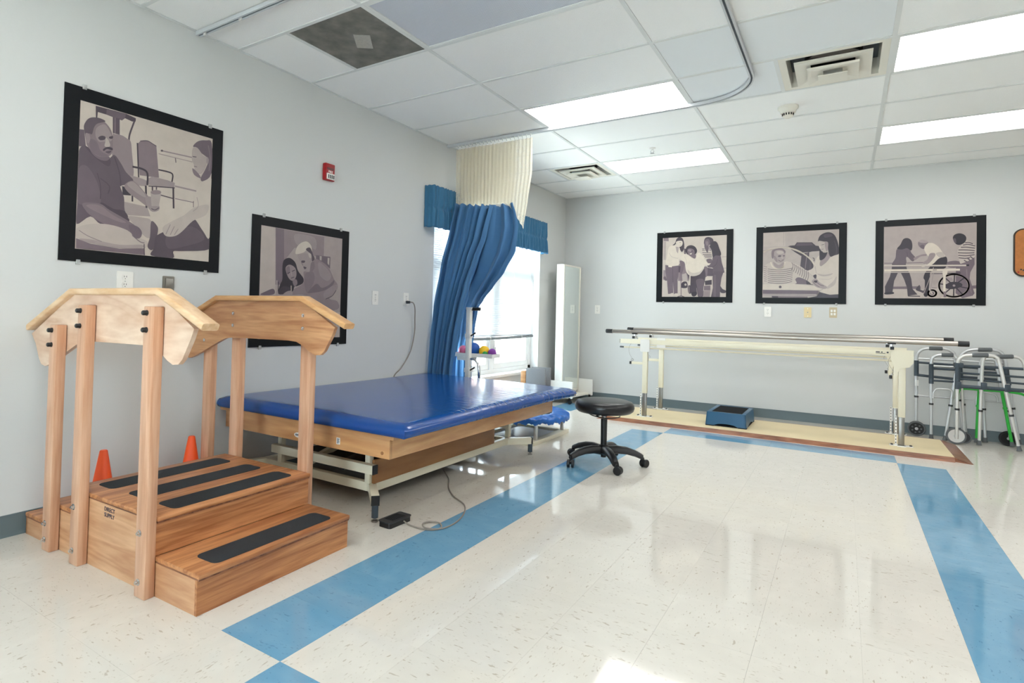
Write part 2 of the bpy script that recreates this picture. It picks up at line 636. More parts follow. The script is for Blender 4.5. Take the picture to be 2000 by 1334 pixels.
def face_plus_x(x, y, z):      # text frame readable by someone looking along -x
    return Matrix(((0, 0, 1, x), (1, 0, 0, y), (0, 1, 0, z), (0, 0, 0, 1)))
POSTERS = {
1: (86, [
 (88,"p",0,[440,550,1008,548,1025,999,456,1003]),
 (68,"p",0,[297,630,481,640,507,707,327,725]),
 (25,"p",0,[97,8,305,2,374,14,373,38,347,45,297,36,276,58,223,54,167,48,112,47,110,87,101,89]),
 (38,"p",0,[170,9,302,5,297,36,276,58,223,54,167,48]),
 (30,"p",0,[212,52,260,50,264,164,216,163]),
 (45,"p",0,[223,52,233,52,237,164,227,164]),
 (30,"l",12,[363,40,334,140,330,182]),
 (57,"s",0,[215,181,231,168,280,164,316,177,343,193,356,281,371,434,307,429,225,357]),
 (52,"p",0,[394,193,412,170,463,155,502,166,533,177,544,264,562,408,416,420,402,298]),
 (20,"l",10,[391,191,399,299,409,435]),
 (30,"l",6,[412,170,463,155,502,166,533,177]),
 (63,"s",0,[343,440,398,437,464,447,482,467,466,489,400,492]),
 (64,"p",0,[480,430,511,409,630,413,689,421,687,455,572,473,484,476]),
 (20,"l",14,[464,489,475,646]),
 (20,"l",12,[368,554,370,618]),
 (20,"l",14,[677,459,686,616]),
 (25,"l",11,[514,485,515,512]),
 (25,"l",9,[545,479,545,500]),
 (20,"l",14,[364,369,433,370,472,394,475,478]),
 (20,"l",11,[557,349,637,349,669,363,665,416]),
 (25,"l",8,[485,485,688,460]),
 (25,"l",8,[579,535,675,543]),
 (60,"l",10,[577,201,826,193]),
 (66,"l",7,[553,229,827,228]),
 (35,"l",7,[686,231,691,264]),
 (35,"p",0,[586,198,586,200,585,203,583,205,580,207,577,208,574,208,571,208,569,207,567,205,567,203,567,200,568,198,571,195,573,194,576,193,579,192,582,193,584,194,586,196]),
 (62,"l",12,[692,446,868,450]),
 (50,"l",6,[696,541,850,544]),
 (30,"l",5,[849,534,850,582]),
 (15,"p",0,[293,523,356,529,358,579,299,585]),
 (36,"p",0,[-2,197,28,193,44,305,-1,312]),
 (34,"s",0,[1,341,40,297,90,337,191,348,232,315,278,363,316,418,372,470,301,516,279,525,309,601,317,690,351,772,241,787,157,813,89,771,3,835,3,707,-1,495]),
 (40,"s",0,[6,459,52,432,112,506,145,596,147,672,62,693,6,690,4,579]),
 (25,"s",0,[155,664,237,694,317,699,351,772,240,774,171,740]),
 (27,"l",9,[233,329,272,437,284,524]),
 (28,"l",8,[145,499,206,540,199,594]),
 (27,"l",7,[123,468,147,551,149,639]),
 (28,"s",0,[36,302,99,360,193,405,204,353,132,357,64,308]),
 (44,"s",0,[72,298,139,325,199,337,183,367,132,370,82,339]),
 (52,"s",0,[33,213,34,143,65,100,122,88,173,113,210,165,220,269,207,322,165,345,115,348,56,302,42,262]),
 (46,"s",0,[70,246,111,253,138,307,190,330,131,348,73,315]),
 (33,"s",0,[30,205,27,159,57,107,114,86,164,97,111,128,90,162,79,209,57,211,44,253]),
 (60,"s",0,[37,216,61,214,69,246,59,277,45,266]),
 (62,"s",0,[108,157,161,120,201,171,213,208,195,231,153,242,124,249,102,212]),
 (24,"s",0,[120,222,143,203,167,205,162,225,134,236]),
 (24,"s",0,[192,198,216,186,215,204,196,209]),
 (76,"s",0,[170,211,186,220,201,254,188,270,164,270,168,238]),
 (20,"s",0,[155,293,183,271,215,270,216,286,181,286,160,305]),
 (32,"s",0,[172,306,210,291,199,312,181,314]),
 (57,"s",0,[308,515,372,470,448,529,498,577,511,621,481,638,414,603,339,561]),
 (66,"s",0,[328,507,372,479,439,531,469,572,421,562]),
 (62,"s",0,[464,573,517,564,567,612,569,650,520,670,481,638]),
 (72,"p",0,[500,520,582,525,567,621,511,629]),
 (57,"s",0,[582,514,580,519,575,525,566,531,554,535,542,538,529,540,518,539,509,537,503,534,501,529,503,523,508,518,517,512,528,508,541,504,553,503,565,503,574,505,580,509]),
 (35,"l",7,[512,649,539,654,568,633]),
 (47,"s",0,[38,688,147,674,212,707,337,760,431,811,443,846,414,873,340,837,182,809,97,769,55,733]),
 (54,"s",0,[62,697,144,685,239,739,329,775,284,781,171,749,87,719]),
 (72,"s",0,[341,732,446,725,513,739,519,846,489,870,441,837,383,781]),
 (34,"s",0,[513,743,555,766,567,812,536,948,492,934,508,857]),
 (80,"s",0,[4,864,91,822,216,809,340,832,396,875,452,881,491,901,482,940,436,956,291,965,95,951,7,928]),
 (68,"s",0,[22,930,136,929,290,942,453,924,436,955,291,965,96,953]),
 (55,"l",5,[20,875,78,906,169,934]),
 (50,"l",7,[377,864,434,903,467,909]),
 (42,"s",0,[347,795,411,795,446,832,433,877,387,874]),
 (46,"p",0,[3,930,96,957,291,970,469,948,475,996,6,997]),
 (30,"l",7,[466,918,470,997]),
 (30,"s",0,[575,830,644,792,787,723,872,679,1000,796,1004,898,773,937,695,947,692,999,523,996,540,938,547,862]),
 (36,"s",0,[645,821,841,736,955,822,772,903,649,926]),
 (87,"s",0,[915,360,993,303,997,488,1000,801,942,762,877,685,804,621,852,584,864,471]),
 (80,"s",0,[857,583,979,542,959,627,850,689,757,789,696,831,625,835,603,778,662,727,773,656]),
 (62,"l",6,[662,746,630,823]),
 (62,"l",6,[695,756,665,823]),
 (62,"l",6,[727,771,698,819]),
 (70,"l",6,[876,499,890,567,847,615]),
 (40,"s",0,[828,102,870,53,936,29,991,41,997,281,926,360,903,342,945,252,965,176,907,143,856,115]),
 (50,"l",9,[960,64,981,161,974,266]),
 (74,"s",0,[826,118,867,108,919,156,959,167,939,253,902,307,855,304,839,245,821,209]),
 (35,"l",7,[829,185,858,182]),
 (50,"s",0,[829,277,880,307,905,342,845,326]),
 (65,"s",0,[970,185,969,193,968,201,966,207,963,212,959,214,956,213,952,210,950,205,948,198,947,190,947,182,949,174,951,168,954,163,957,161,961,161,964,164,967,170,969,177]),
 (50,"l",6,[843,259,867,259]),
]),
2: (70, [
 (80,"p",0,[-1,3,155,1,179,609,7,616]),
 (46,"p",0,[155,1,252,5,270,458,241,510,175,514]),
 (57,"p",0,[252,5,750,10,752,209,631,212,535,142,378,160,284,271,264,290]),
 (64,"s",0,[383,30,624,35,641,149,533,107,410,130]),
 (42,"p",0,[649,201,841,199,841,320,818,304,651,264]),
 (78,"p",0,[804,212,829,212,827,285,804,268]),
 (75,"p",0,[697,204,725,205,723,248,699,242]),
 (56,"s",0,[632,239,705,250,818,304,899,417,952,470,929,527,843,614,953,637,956,721,606,746,536,599,362,597,371,554,502,478,498,374,567,368,611,294]),
 (50,"s",0,[522,389,614,365,640,434,597,525,552,572,514,495]),
 (44,"s",0,[666,477,740,514,838,476,899,427,888,474,766,539,599,570,563,562]),
 (62,"s",0,[682,270,781,307,859,383,811,441,711,394]),
 (60,"s",0,[761,571,839,508,940,471,948,517,843,604,794,626]),
 (30,"l",8,[794,622,880,586,932,529]),
 (66,"s",0,[419,216,514,197,584,217,612,267,594,340,561,371,509,360,485,322,461,298]),
 (50,"s",0,[587,287,622,266,636,328,579,376]),
 (88,"s",0,[393,211,410,147,465,100,532,84,583,119,597,176,583,195,536,162,491,191,435,210]),
 (30,"s",0,[518,160,569,137,609,196,632,239,600,264,586,201]),
 (78,"s",0,[551,192,584,197,587,236,562,229]),
 (28,"s",0,[469,271,511,268,504,287,472,289]),
 (28,"s",0,[494,324,533,331,511,348]),
 (45,"l",6,[466,282,487,313]),
 (10,"s",0,[245,342,263,282,327,259,394,295,430,370,498,435,491,483,425,513,392,521,372,564,286,579,207,591,225,511,249,459]),
 (60,"s",0,[282,352,329,320,396,347,412,414,381,464,337,458,301,415]),
 (48,"s",0,[288,356,324,336,334,386,306,413]),
 (20,"l",7,[306,403,334,391]),
 (20,"l",7,[360,380,390,366]),
 (70,"l",9,[348,389,357,418]),
 (32,"l",8,[349,444,384,432]),
 (17,"s",0,[252,526,349,534,363,572,265,597,207,591]),
 (52,"s",0,[368,471,411,451,426,491,392,517]),
 (90,"l",8,[353,514,356,559]),
 (66,"s",0,[265,600,307,568,361,562,364,599]),
 (40,"s",0,[11,608,69,579,139,553,166,568,159,599,81,613]),
 (75,"l",12,[187,476,191,567]),
 (20,"l",9,[204,487,205,571]),
 (60,"p",0,[-8,615,599,592,653,745,640,1012,-3,999]),
 (80,"p",0,[951,749,1016,748,1021,1020,936,1018]),
]),
3: (85, [
 (52,"p",0,[11,-7,92,-7,96,57,12,49]),
 (72,"p",0,[12,57,52,59,53,374,12,372]),
 (60,"p",0,[15,543,85,561,88,731,14,713]),
 (40,"p",0,[15,679,46,645,88,722,56,730]),
 (55,"p",0,[254,447,421,435,426,735,259,733]),
 (75,"p",0,[321,625,392,601,410,735,331,734]),
 (22,"s",0,[310,846,316,775,355,744,403,759,406,847]),
 (80,"s",0,[397,797,396,802,394,807,390,812,385,814,380,815,374,814,369,811,366,807,363,802,362,796,363,791,365,786,369,782,374,779,379,778,385,779,389,782,393,786,396,791]),
 (30,"p",0,[263,481,295,482,296,591,264,590]),
 (65,"l",8,[933,353,1007,351]),
 (65,"l",8,[958,535,1009,534]),
 (70,"l",7,[974,612,1010,613]),
 (30,"p",0,[698,517,804,540,806,662,711,658]),
 (88,"p",0,[693,676,799,659,781,719,693,726]),
 (20,"p",0,[678,738,785,721,786,800,687,807]),
 (62,"p",0,[654,900,768,897,759,1017,656,1018]),
 (45,"p",0,[668,819,767,812,768,893,669,893]),
 (22,"s",0,[914,825,948,870,1001,900,989,936,919,926]),
 (20,"s",0,[156,132,199,92,223,25,262,-1,311,13,340,73,349,183,315,248,282,205,265,154,216,109,184,137]),
 (90,"s",0,[214,80,247,60,312,64,322,114,299,152,257,159,224,127]),
 (30,"l",6,[270,87,292,89]),
 (55,"l",6,[277,137,293,138]),
 (93,"s",0,[95,172,143,136,208,134,273,171,291,256,355,283,353,408,277,364,265,397,261,474,166,485,55,435,73,323]),
 (80,"l",8,[105,257,155,326,252,355]),
 (68,"p",0,[209,151,264,164,251,275,226,236]),
 (42,"p",0,[47,459,166,485,262,473,266,582,252,724,256,946,196,955,179,765,186,947,100,951,80,731,49,560]),
 (34,"l",10,[166,495,178,749]),
 (97,"p",0,[96,470,156,478,155,502,99,495]),
 (90,"s",0,[131,952,182,938,189,984,138,989]),
 (90,"s",0,[208,948,256,944,261,976,215,980]),
 (30,"p",0,[346,191,378,200,375,284,351,283]),
 (45,"s",0,[281,394,357,425,351,508,321,608,288,595,295,499]),
 (45,"s",0,[659,516,717,517,713,656,677,674,646,647]),
 (24,"s",0,[392,593,448,640,534,653,611,614,668,541,690,656,676,754,661,852,650,1008,583,1010,554,847,559,959,524,992,485,979,460,893,425,685]),
 (38,"s",0,[547,720,659,713,659,852,642,991,588,985,562,839]),
 (15,"s",0,[480,926,554,918,559,963,524,993,485,982]),
 (25,"s",0,[418,822,459,818,470,934,441,946,423,917]),
 (70,"l",7,[435,826,439,934]),
 (92,"l",18,[448,652,447,805]),
 (17,"s",0,[368,221,393,161,455,141,519,169,553,233,538,283,497,305,407,295,377,255]),
 (44,"s",0,[401,210,448,193,504,222,514,281,484,323,443,325,407,285]),
 (60,"s",0,[413,223,449,212,465,237,426,261]),
 (92,"s",0,[433,284,472,273,460,297]),
 (20,"l",7,[414,250,435,246]),
 (20,"l",7,[461,244,485,242]),
 (45,"s",0,[462,329,521,289,538,331,526,368,482,350]),
 (95,"s",0,[291,352,355,293,419,302,467,347,522,368,559,284,598,276,653,344,725,440,678,469,658,541,603,622,526,655,440,644,385,568,359,425]),
 (84,"s",0,[407,551,487,603,603,581,656,508,611,618,526,652,440,639]),
 (86,"l",8,[356,325,389,401,374,467]),
 (42,"l",11,[304,591,313,992]),
 (25,"l",12,[255,1001,313,986,367,1005]),
 (22,"s",0,[656,122,671,40,724,19,786,46,802,104,757,147,680,135]),
 (88,"s",0,[629,195,665,151,774,266,786,450,716,448,637,310]),
 (25,"l",11,[632,211,666,214]),
 (30,"l",9,[632,238,674,243]),
 (30,"l",11,[636,273,766,282]),
 (25,"l",12,[645,304,774,312]),
 (25,"l",11,[664,329,779,335]),
 (30,"l",10,[676,354,779,359]),
 (40,"s",0,[700,386,776,380,780,446,723,444]),
 (38,"s",0,[672,73,725,51,750,102,736,167,724,264,694,256,664,171]),
 (50,"s",0,[684,99,718,92,723,150,696,157]),
 (36,"s",0,[798,349,857,310,910,328,934,450,967,564,960,612,809,603,800,528,732,519,716,478,777,446]),
 (30,"l",10,[866,383,852,464,793,519]),
 (33,"p",0,[809,585,960,588,966,580,932,692,917,821,913,1016,778,1017,805,853,797,690]),
 (40,"p",0,[817,642,847,642,853,1017,815,1017]),
 (60,"s",0,[725,158,757,169,775,229,747,259]),
 (16,"s",0,[757,147,779,103,824,92,862,124,893,214,918,288,910,330,835,327,798,358,775,234,746,179]),
 (92,"s",0,[647,475,731,452,762,455,732,485]),
]),
4: (76, [
 (80,"p",0,[5,0,300,1,306,218,8,213]),
 (70,"l",6,[281,4,282,208]),
 (18,"p",0,[342,223,375,212,432,211,460,168,657,176,706,227,754,237,762,309,659,313,631,320,603,319,533,324,433,280,382,270,375,237]),
 (30,"p",0,[467,180,650,185,675,222,446,220]),
 (24,"p",0,[526,340,624,320,621,408,678,505,682,553,620,600,578,583,507,541]),
 (48,"l",11,[597,327,574,566]),
 (18,"p",0,[382,270,462,305,540,349,519,374,448,323]),
 (35,"l",8,[621,408,639,472,637,584]),
 (40,"p",0,[439,794,438,717,494,669,586,719,594,799]),
 (20,"p",0,[587,735,650,784,685,808,594,801]),
 (25,"l",10,[670,409,687,418,688,458]),
 (82,"s",0,[10,587,29,504,107,465,160,524,219,558,292,519,312,446,378,465,464,499,549,558,620,632,691,704,712,752,664,801,608,747,495,694,445,725,433,795,13,786]),
 (36,"l",8,[71,559,190,577,292,575,415,553]),
 (36,"l",8,[67,589,190,606,293,604,413,582]),
 (36,"l",8,[68,619,191,636,293,633,411,611]),
 (36,"l",8,[69,648,191,665,293,663,409,640]),
 (36,"l",8,[70,678,191,695,294,692,407,670]),
 (36,"l",8,[71,708,192,724,294,722,406,699]),
 (36,"l",8,[73,738,192,754,294,751,404,728]),
 (36,"l",8,[74,767,192,783,295,780,402,757]),
 (36,"l",7,[396,473,414,514,393,587]),
 (36,"l",7,[423,492,440,534,420,607]),
 (36,"l",7,[450,510,466,554,447,627]),
 (36,"l",7,[478,529,492,574,473,646]),
 (36,"l",7,[505,547,517,594,500,666]),
 (36,"l",7,[532,566,543,614,526,686]),
 (36,"l",7,[559,584,569,634,553,706]),
 (36,"l",7,[586,602,594,653,579,725]),
 (36,"l",7,[613,620,619,673,605,745]),
 (45,"l",7,[15,520,57,528]),
 (45,"l",7,[15,552,58,560]),
 (45,"l",7,[16,584,58,591]),
 (45,"l",7,[16,615,58,623]),
 (45,"l",7,[17,647,59,654]),
 (45,"l",7,[17,678,59,685]),
 (45,"l",7,[18,710,60,717]),
 (45,"l",7,[18,741,60,748]),
 (62,"s",0,[144,450,218,501,284,462,286,519,219,552,160,517]),
 (93,"l",19,[111,457,137,524,212,565,284,537,305,462]),
 (68,"s",0,[135,334,149,277,208,256,281,275,309,340,303,413,276,463,233,474,181,452,151,402]),
 (57,"s",0,[150,359,180,377,203,435,188,455,154,405]),
 (78,"s",0,[186,295,252,289,282,323,216,337]),
 (48,"s",0,[121,375,122,284,171,257,259,248,308,291,300,332,274,286,201,272,158,295,152,353,140,404]),
 (32,"s",0,[208,363,231,352,252,361,245,377,215,378]),
 (32,"s",0,[272,365,298,354,294,374]),
 (80,"l",9,[261,379,270,408]),
 (32,"l",7,[214,425,247,446,287,423]),
 (55,"l",6,[257,416,279,413]),
 (93,"l",20,[8,296,75,261,186,239,295,240,404,261,497,307,582,370,646,434,690,505]),
 (87,"s",0,[689,521,722,411,763,381,766,515,792,528,906,401,1006,381,1005,608,1005,944,891,951,769,911,816,864,733,808,718,681,663,664,613,599,662,576]),
 (74,"s",0,[731,646,827,661,925,641,895,672,793,682]),
 (76,"s",0,[976,685,957,802,870,868,856,841,930,763]),
 (78,"l",8,[746,721,862,731,922,708]),
 (76,"l",10,[703,538,718,641]),
 (62,"s",0,[811,382,858,329,892,393,846,478,773,533,764,476]),
 (13,"s",0,[758,277,789,318,854,329,825,414,765,446,756,364]),
 (78,"s",0,[747,177,808,172,864,187,872,274,851,330,803,332,782,286,753,261]),
 (62,"s",0,[822,185,864,191,869,274,847,320,830,272]),
 (30,"l",7,[782,221,812,215]),
 (90,"l",13,[758,241,768,260]),
 (40,"l",6,[782,288,806,281]),
 (15,"s",0,[734,165,753,94,807,50,875,38,936,73,977,161,1006,295,1003,358,946,381,892,395,865,290,863,187,808,172,754,159]),
 (26,"s",0,[807,73,875,57,923,88,882,109,821,114]),
 (24,"l",11,[944,167,971,278,966,364]),
 (88,"p",0,[7,794,439,794,692,824,810,864,762,889,4,877]),
 (66,"s",0,[663,748,718,713,760,769,815,809,858,841,830,870,727,845,681,796]),
 (35,"l",7,[719,760,768,808,815,825]),
 (35,"l",6,[677,760,713,808,761,840]),
 (18,"s",0,[680,672,718,656,720,705,699,714]),
 (20,"s",0,[691,748,733,745,726,776,698,772]),
 (40,"p",0,[4,881,756,895,748,945,5,940]),
 (66,"l",18,[5,948,340,955,694,963,735,955,758,903]),
 (50,"p",0,[5,970,610,981,611,1009,6,1011]),
 (75,"p",0,[5,972,129,975,129,1011,6,1011]),
 (25,"p",0,[132,976,217,978,217,1010,140,1011]),
 (18,"p",0,[762,915,891,955,1005,947,1006,1009,625,1011,735,975]),
 (30,"s",0,[263,837,263,843,260,849,256,853,251,856,245,857,239,856,234,853,229,848,226,843,225,837,226,831,229,825,233,821,238,818,244,817,250,818,255,821,260,826,262,831]),
]),
5: (72, [
 (80,"p",0,[11,861,1009,862,1009,1004,12,1009]),
 (42,"p",0,[109,838,463,834,463,872,109,872]),
 (42,"p",0,[927,832,1008,826,1009,868,927,872]),
 (50,"l",13,[8,510,117,513]),
 (50,"l",14,[265,514,461,513]),
 (34,"s",0,[153,316,229,307,291,314,312,374,356,443,326,494,271,431,254,448,248,534,99,539,134,444,140,376]),
 (28,"l",8,[264,363,271,431]),
 (12,"s",0,[152,310,188,258,221,183,269,170,310,205,323,281,310,342,264,308,223,321,195,324]),
 (20,"p",0,[96,528,252,528,266,601,294,652,315,736,329,871,384,947,276,964,268,854,233,735,198,650,163,649,122,760,103,939,19,939,18,836,73,699,93,597]),
 (8,"s",0,[18,922,110,913,115,939,26,947]),
 (10,"l",12,[282,968,411,972]),
 (56,"s",0,[339,446,420,403,475,398,475,423,413,430,357,476]),
 (48,"s",0,[384,259,395,217,439,203,493,230,486,259,449,327,406,303]),
 (66,"s",0,[390,221,432,198,495,230,466,247,412,239]),
 (36,"s",0,[406,285,446,270,454,325,426,318]),
 (42,"p",0,[792,514,980,455,982,552,939,656,932,737,984,930,965,962,859,995,789,930]),
 (50,"l",12,[900,615,914,777,952,922]),
 (8,"s",0,[540,540,605,469,683,440,701,495,692,561,665,601,534,631,515,739,498,957,451,953,464,772,448,722,468,647]),
 (70,"p",0,[409,771,463,755,463,880,423,880]),
 (22,"s",0,[364,880,406,817,417,880,478,905,465,934,410,909]),
 (92,"s",0,[453,320,486,257,545,253,604,302,644,370,678,437,618,453,540,542,474,532,507,456,473,388]),
 (78,"s",0,[579,392,644,378,673,437,618,447]),
 (60,"s",0,[513,394,566,390,569,433,507,524,461,540,441,512,487,472]),
 (82,"s",0,[806,364,848,288,892,233,948,260,987,319,982,455,856,534,831,524,817,450]),
 (34,"l",13,[886,262,923,261,961,281]),
 (34,"l",13,[864,293,917,287,983,310]),
 (34,"l",13,[842,321,905,323,983,339]),
 (34,"l",13,[817,356,893,359,980,371]),
 (34,"l",13,[812,393,899,400,977,399]),
 (34,"l",13,[816,427,893,436,979,425]),
 (34,"l",13,[821,460,887,470,931,463]),
 (34,"l",13,[875,496,906,518]),
 (34,"l",13,[906,465,937,498]),
 (34,"l",13,[937,446,968,479]),
 (5,"s",0,[757,202,771,154,822,135,872,155,896,201,879,259,829,289,785,271]),
 (28,"s",0,[759,206,785,204,792,263,773,254]),
 (40,"s",0,[703,513,811,503,815,584,710,582]),
 (20,"l",13,[742,562,825,564]),
 (16,"l",12,[646,665,742,664,838,662]),
 (30,"l",10,[541,665,659,667]),
 (62,"p",0,[685,725,749,718,762,763,685,774]),
 (70,"p",0,[535,756,601,753,621,782,562,823]),
 (55,"l",12,[543,856,589,860]),
 (16,"l",22,[923,829,921,858,912,885,899,911,880,933,857,952,831,965,803,974,773,977,743,974,714,965,688,952,664,933,644,911,630,885,621,856,618,827,620,798,629,770,643,744,663,722,686,703,713,690,741,682,771,680,801,683,830,692,856,706,879,725,898,747,912,773,920,801,923,829]),
 (75,"l",6,[915,829,912,856,904,881,891,905,874,925,852,942,828,955,801,963,773,965,745,963,718,955,693,942,670,925,652,904,638,880,630,854,627,827,629,800,638,774,651,750,669,730,691,713,716,701,743,693,771,691,799,694,826,702,851,715,873,733,890,753,904,777,912,803,915,829]),
 (12,"l",13,[772,828,910,863]),
 (12,"l",13,[772,828,856,940]),
 (12,"l",13,[772,828,769,965]),
 (12,"l",13,[772,828,677,930]),
 (12,"l",13,[772,828,629,805]),
 (12,"l",13,[772,828,677,723]),
 (12,"l",13,[772,828,777,691]),
 (12,"l",13,[772,828,872,733]),
 (14,"s",0,[679,828,743,779,839,792,855,837,776,873,699,869]),
 (60,"s",0,[786,828,786,833,784,837,781,840,777,842,772,843,768,842,764,840,761,837,759,833,758,828,759,824,761,819,764,816,768,814,772,814,776,814,780,816,783,820,785,824]),
 (20,"l",20,[586,930,584,943,578,955,569,965,557,971,543,973,530,971,518,965,508,956,502,944,500,930,502,917,508,905,517,895,529,889,543,887,556,889,568,895,578,905,584,917,586,930]),
 (45,"s",0,[564,930,563,937,560,943,556,948,550,951,543,952,537,951,531,948,526,943,523,937,522,930,523,924,526,917,531,913,536,910,543,909,550,910,555,913,560,918,563,924]),
 (85,"l",17,[516,880,543,938]),
 (66,"l",8,[555,582,502,772,451,934]),
 (66,"l",11,[553,665,523,897]),
 (88,"l",18,[8,545,900,563]),
 (50,"l",4,[8,558,900,574]),
 (5,"p",0,[897,550,926,551,926,572,897,572]),
 (95,"p",0,[9,596,832,605,833,631,9,626]),
 (30,"l",8,[548,617,590,616]),
 (84,"l",10,[9,640,652,647]),
 (95,"p",0,[653,626,704,627,701,668,686,696,684,907,660,907,658,696,649,659]),
 (50,"p",0,[664,907,690,907,691,992,664,992]),
 (90,"l",12,[638,988,712,992]),
 (85,"s",0,[421,554,474,534,478,555,441,575]),
]),
}

# ================================================================== ROOM
# ---- floor: slab plus vinyl tiles, every tile its own piece
floor = struct(MB().box(-0.2, XR + 0.2, YF - 0.2, YB + 0.2, -0.15, -0.004).build('floor', 'slab', smooth=0))


def is_blue(i, j):
    if j in (-1, 15) and 1 <= i <= 6:
        return True
    if i in (0, 7) and 0 <= j <= 14:
        return True
    return (i, j) in ((-4, 17), (-4, 18), (-3, 18))


def cam_px(p):
    d = Vector(p) - cam.matrix_world.translation
    z = d.dot(fwd)
    if z < 0.2:
        return None
    return PX + F_PX * d.dot(rgt) / z, PY - F_PX * d.dot(upv) / z, z


g = 0.0002
tile_me = MB().box(g, T - g, g, T - g, -0.004, 0).build('floor_tile', 'tile_cream', floor, smooth=0)
blue_me = MB().box(g, T - g, g, T - g, -0.004, 0).build('floor_tile', 'tile_blue', floor, smooth=0)
cand, rest = [], []
i0, i1 = math.floor((0 - XL) / T), math.ceil((XR - XL) / T)
j0, j1 = math.floor((YF - YT) / T), math.ceil((YB - YT) / T)
for i in range(i0, i1):
    for j in range(j0, j1):
        x, y = XL + i * T, YT + j * T
        whole = x >= 0 and y >= YF and x + T <= XR and y + T <= YB
        q = cam_px((x + T / 2, y + T / 2, 0))
        seen = q is not None and -90 < q[0] < 2090 and q[1] < 1450
        if whole and seen:
            cand.append((q[2], i, j))
        else:
            rest.append((i, j))
cand.sort()
used = {'b': False, 'c': False}
for d, i, j in cand[:300]:
    key = 'b' if is_blue(i, j) else 'c'
    pr = blue_me if key == 'b' else tile_me
    loc = (XL + i * T, YT + j * T, 0)
    if used[key]:
        share(pr, loc, floor)
    else:
        pr.location = loc
        used[key] = True
mbr, mbb = MB(), MB()
for i, j in rest + [(c[1], c[2]) for c in cand[300:]]:
    x, y = XL + i * T, YT + j * T
    xa_, xb_ = max(x + g, 0), min(x + T - g, XR)
    ya_, yb_ = max(y + g, YF), min(y + T - g, YB)
    if xb_ - xa_ > 0.002 and yb_ - ya_ > 0.002:
        (mbb if is_blue(i, j) else mbr).box(xa_, xb_, ya_, yb_, -0.004, 0)
o = mbr.build('floor_tiling', 'tile_cream', floor, smooth=0, solid=False)
o['kind'] = 'stuff'
if mbb.v:
    o = mbb.build('floor_tiling', 'tile_blue', floor, smooth=0, solid=False)
    o['kind'] = 'stuff'

# ---- walls
wl = MB()
ZT = H + 0.12
wl.box(-0.2, 0, YF - 0.2, WY0, 0, ZT)
wl.box(-0.2, 0, WY1, YB + 0.2, 0, ZT)
wl.box(-0.2, 0, WY0, WY1, 0, WZ0)
wl.box(-0.2, 0, WY0, WY1, WZ1, ZT)
struct(wl.build('wall_left', 'wall_paint', smooth=0, solid=False))
struct(MB().box(0, XR, YB, YB + 0.2, 0, ZT).build('wall_back', 'wall_paint', smooth=0))
struct(MB().box(XR, XR + 0.2, YF - 0.2, YB + 0.2, 0, ZT).build('wall_right', 'wall_paint', smooth=0))
# wall behind the camera, with a wide window for daylight
wf = MB()
FX0, FX1, FZ0, FZ1 = 1.5, 3.1, 0.35, 2.0
wf.box(0, FX0, YF - 0.2, YF, 0, ZT)
wf.box(FX1, XR, YF - 0.2, YF, 0, ZT)
wf.box(FX0, FX1, YF - 0.2, YF, 0, FZ0)
wf.box(FX0, FX1, YF - 0.2, YF, FZ1, ZT)
struct(wf.build('wall_front', 'wall_paint', smooth=0, solid=False))


def baseboard(name, path):
    mb = MB()
    prof = [(0, 0), (0.012, 0), (0.008, 0.008), (0.004, 0.02), (0.0035, 0.1), (0, 0.1025)]
    for (x0, y0, x1, y1, nx, ny) in path:
        n = len(prof)
        vs = []
        for x, y in ((x0, y0), (x1, y1)):
            vs += [(x + nx * d, y + ny * d, z) for d, z in prof]
        fs = [(k, (k + 1) % n, n + (k + 1) % n, n + k) for k in range(n)] + [tuple(range(n - 1, -1, -1)), tuple(range(n, 2 * n))]
        mb.add(vs, fs)
    return struct(mb.build(name, 'base_vinyl', smooth=30))


baseboard('baseboard_left', [(0, YF, 0, YB - 0.012, 1, 0)])
baseboard('baseboard_back', [(0, YB, XR, YB, 0, -1)])
baseboard('baseboard_right', [(XR, YF, XR, YB - 0.012, -1, 0)])

# ---- window in the left wall
pane_glass('glass')
win = struct(thing('window_1', 'wide white casement window with a deep sill in the left wall', 'window', (-0.13, (WY0 + WY1) / 2, WZ0)))
del win['category']
mb = MB()
fx0, fx1 = -0.17, -0.11
mb.box(fx0, fx1, WY0, WY0 + 0.06, WZ0, WZ1)
mb.box(fx0, fx1, WY1 - 0.06, WY1, WZ0, WZ1)
mb.box(fx0, fx1, WY0, WY1, WZ1 - 0.06, WZ1)
mb.box(fx0, fx1, WY0, WY1, WZ0, WZ0 + 0.05)
mb.build('window_frame', 'trim_white', win, smooth=0, solid=False)
MB().box(fx0, fx1 + 0.01, 5.70, 5.78, WZ0 + 0.05, WZ1 - 0.06, 0.004).build('mullion', 'trim_white', win)
MB().box(fx0, fx1 + 0.01, 4.93, 5.0, WZ0 + 0.05, WZ1 - 0.06, 0.004).build('mullion', 'trim_white', win)
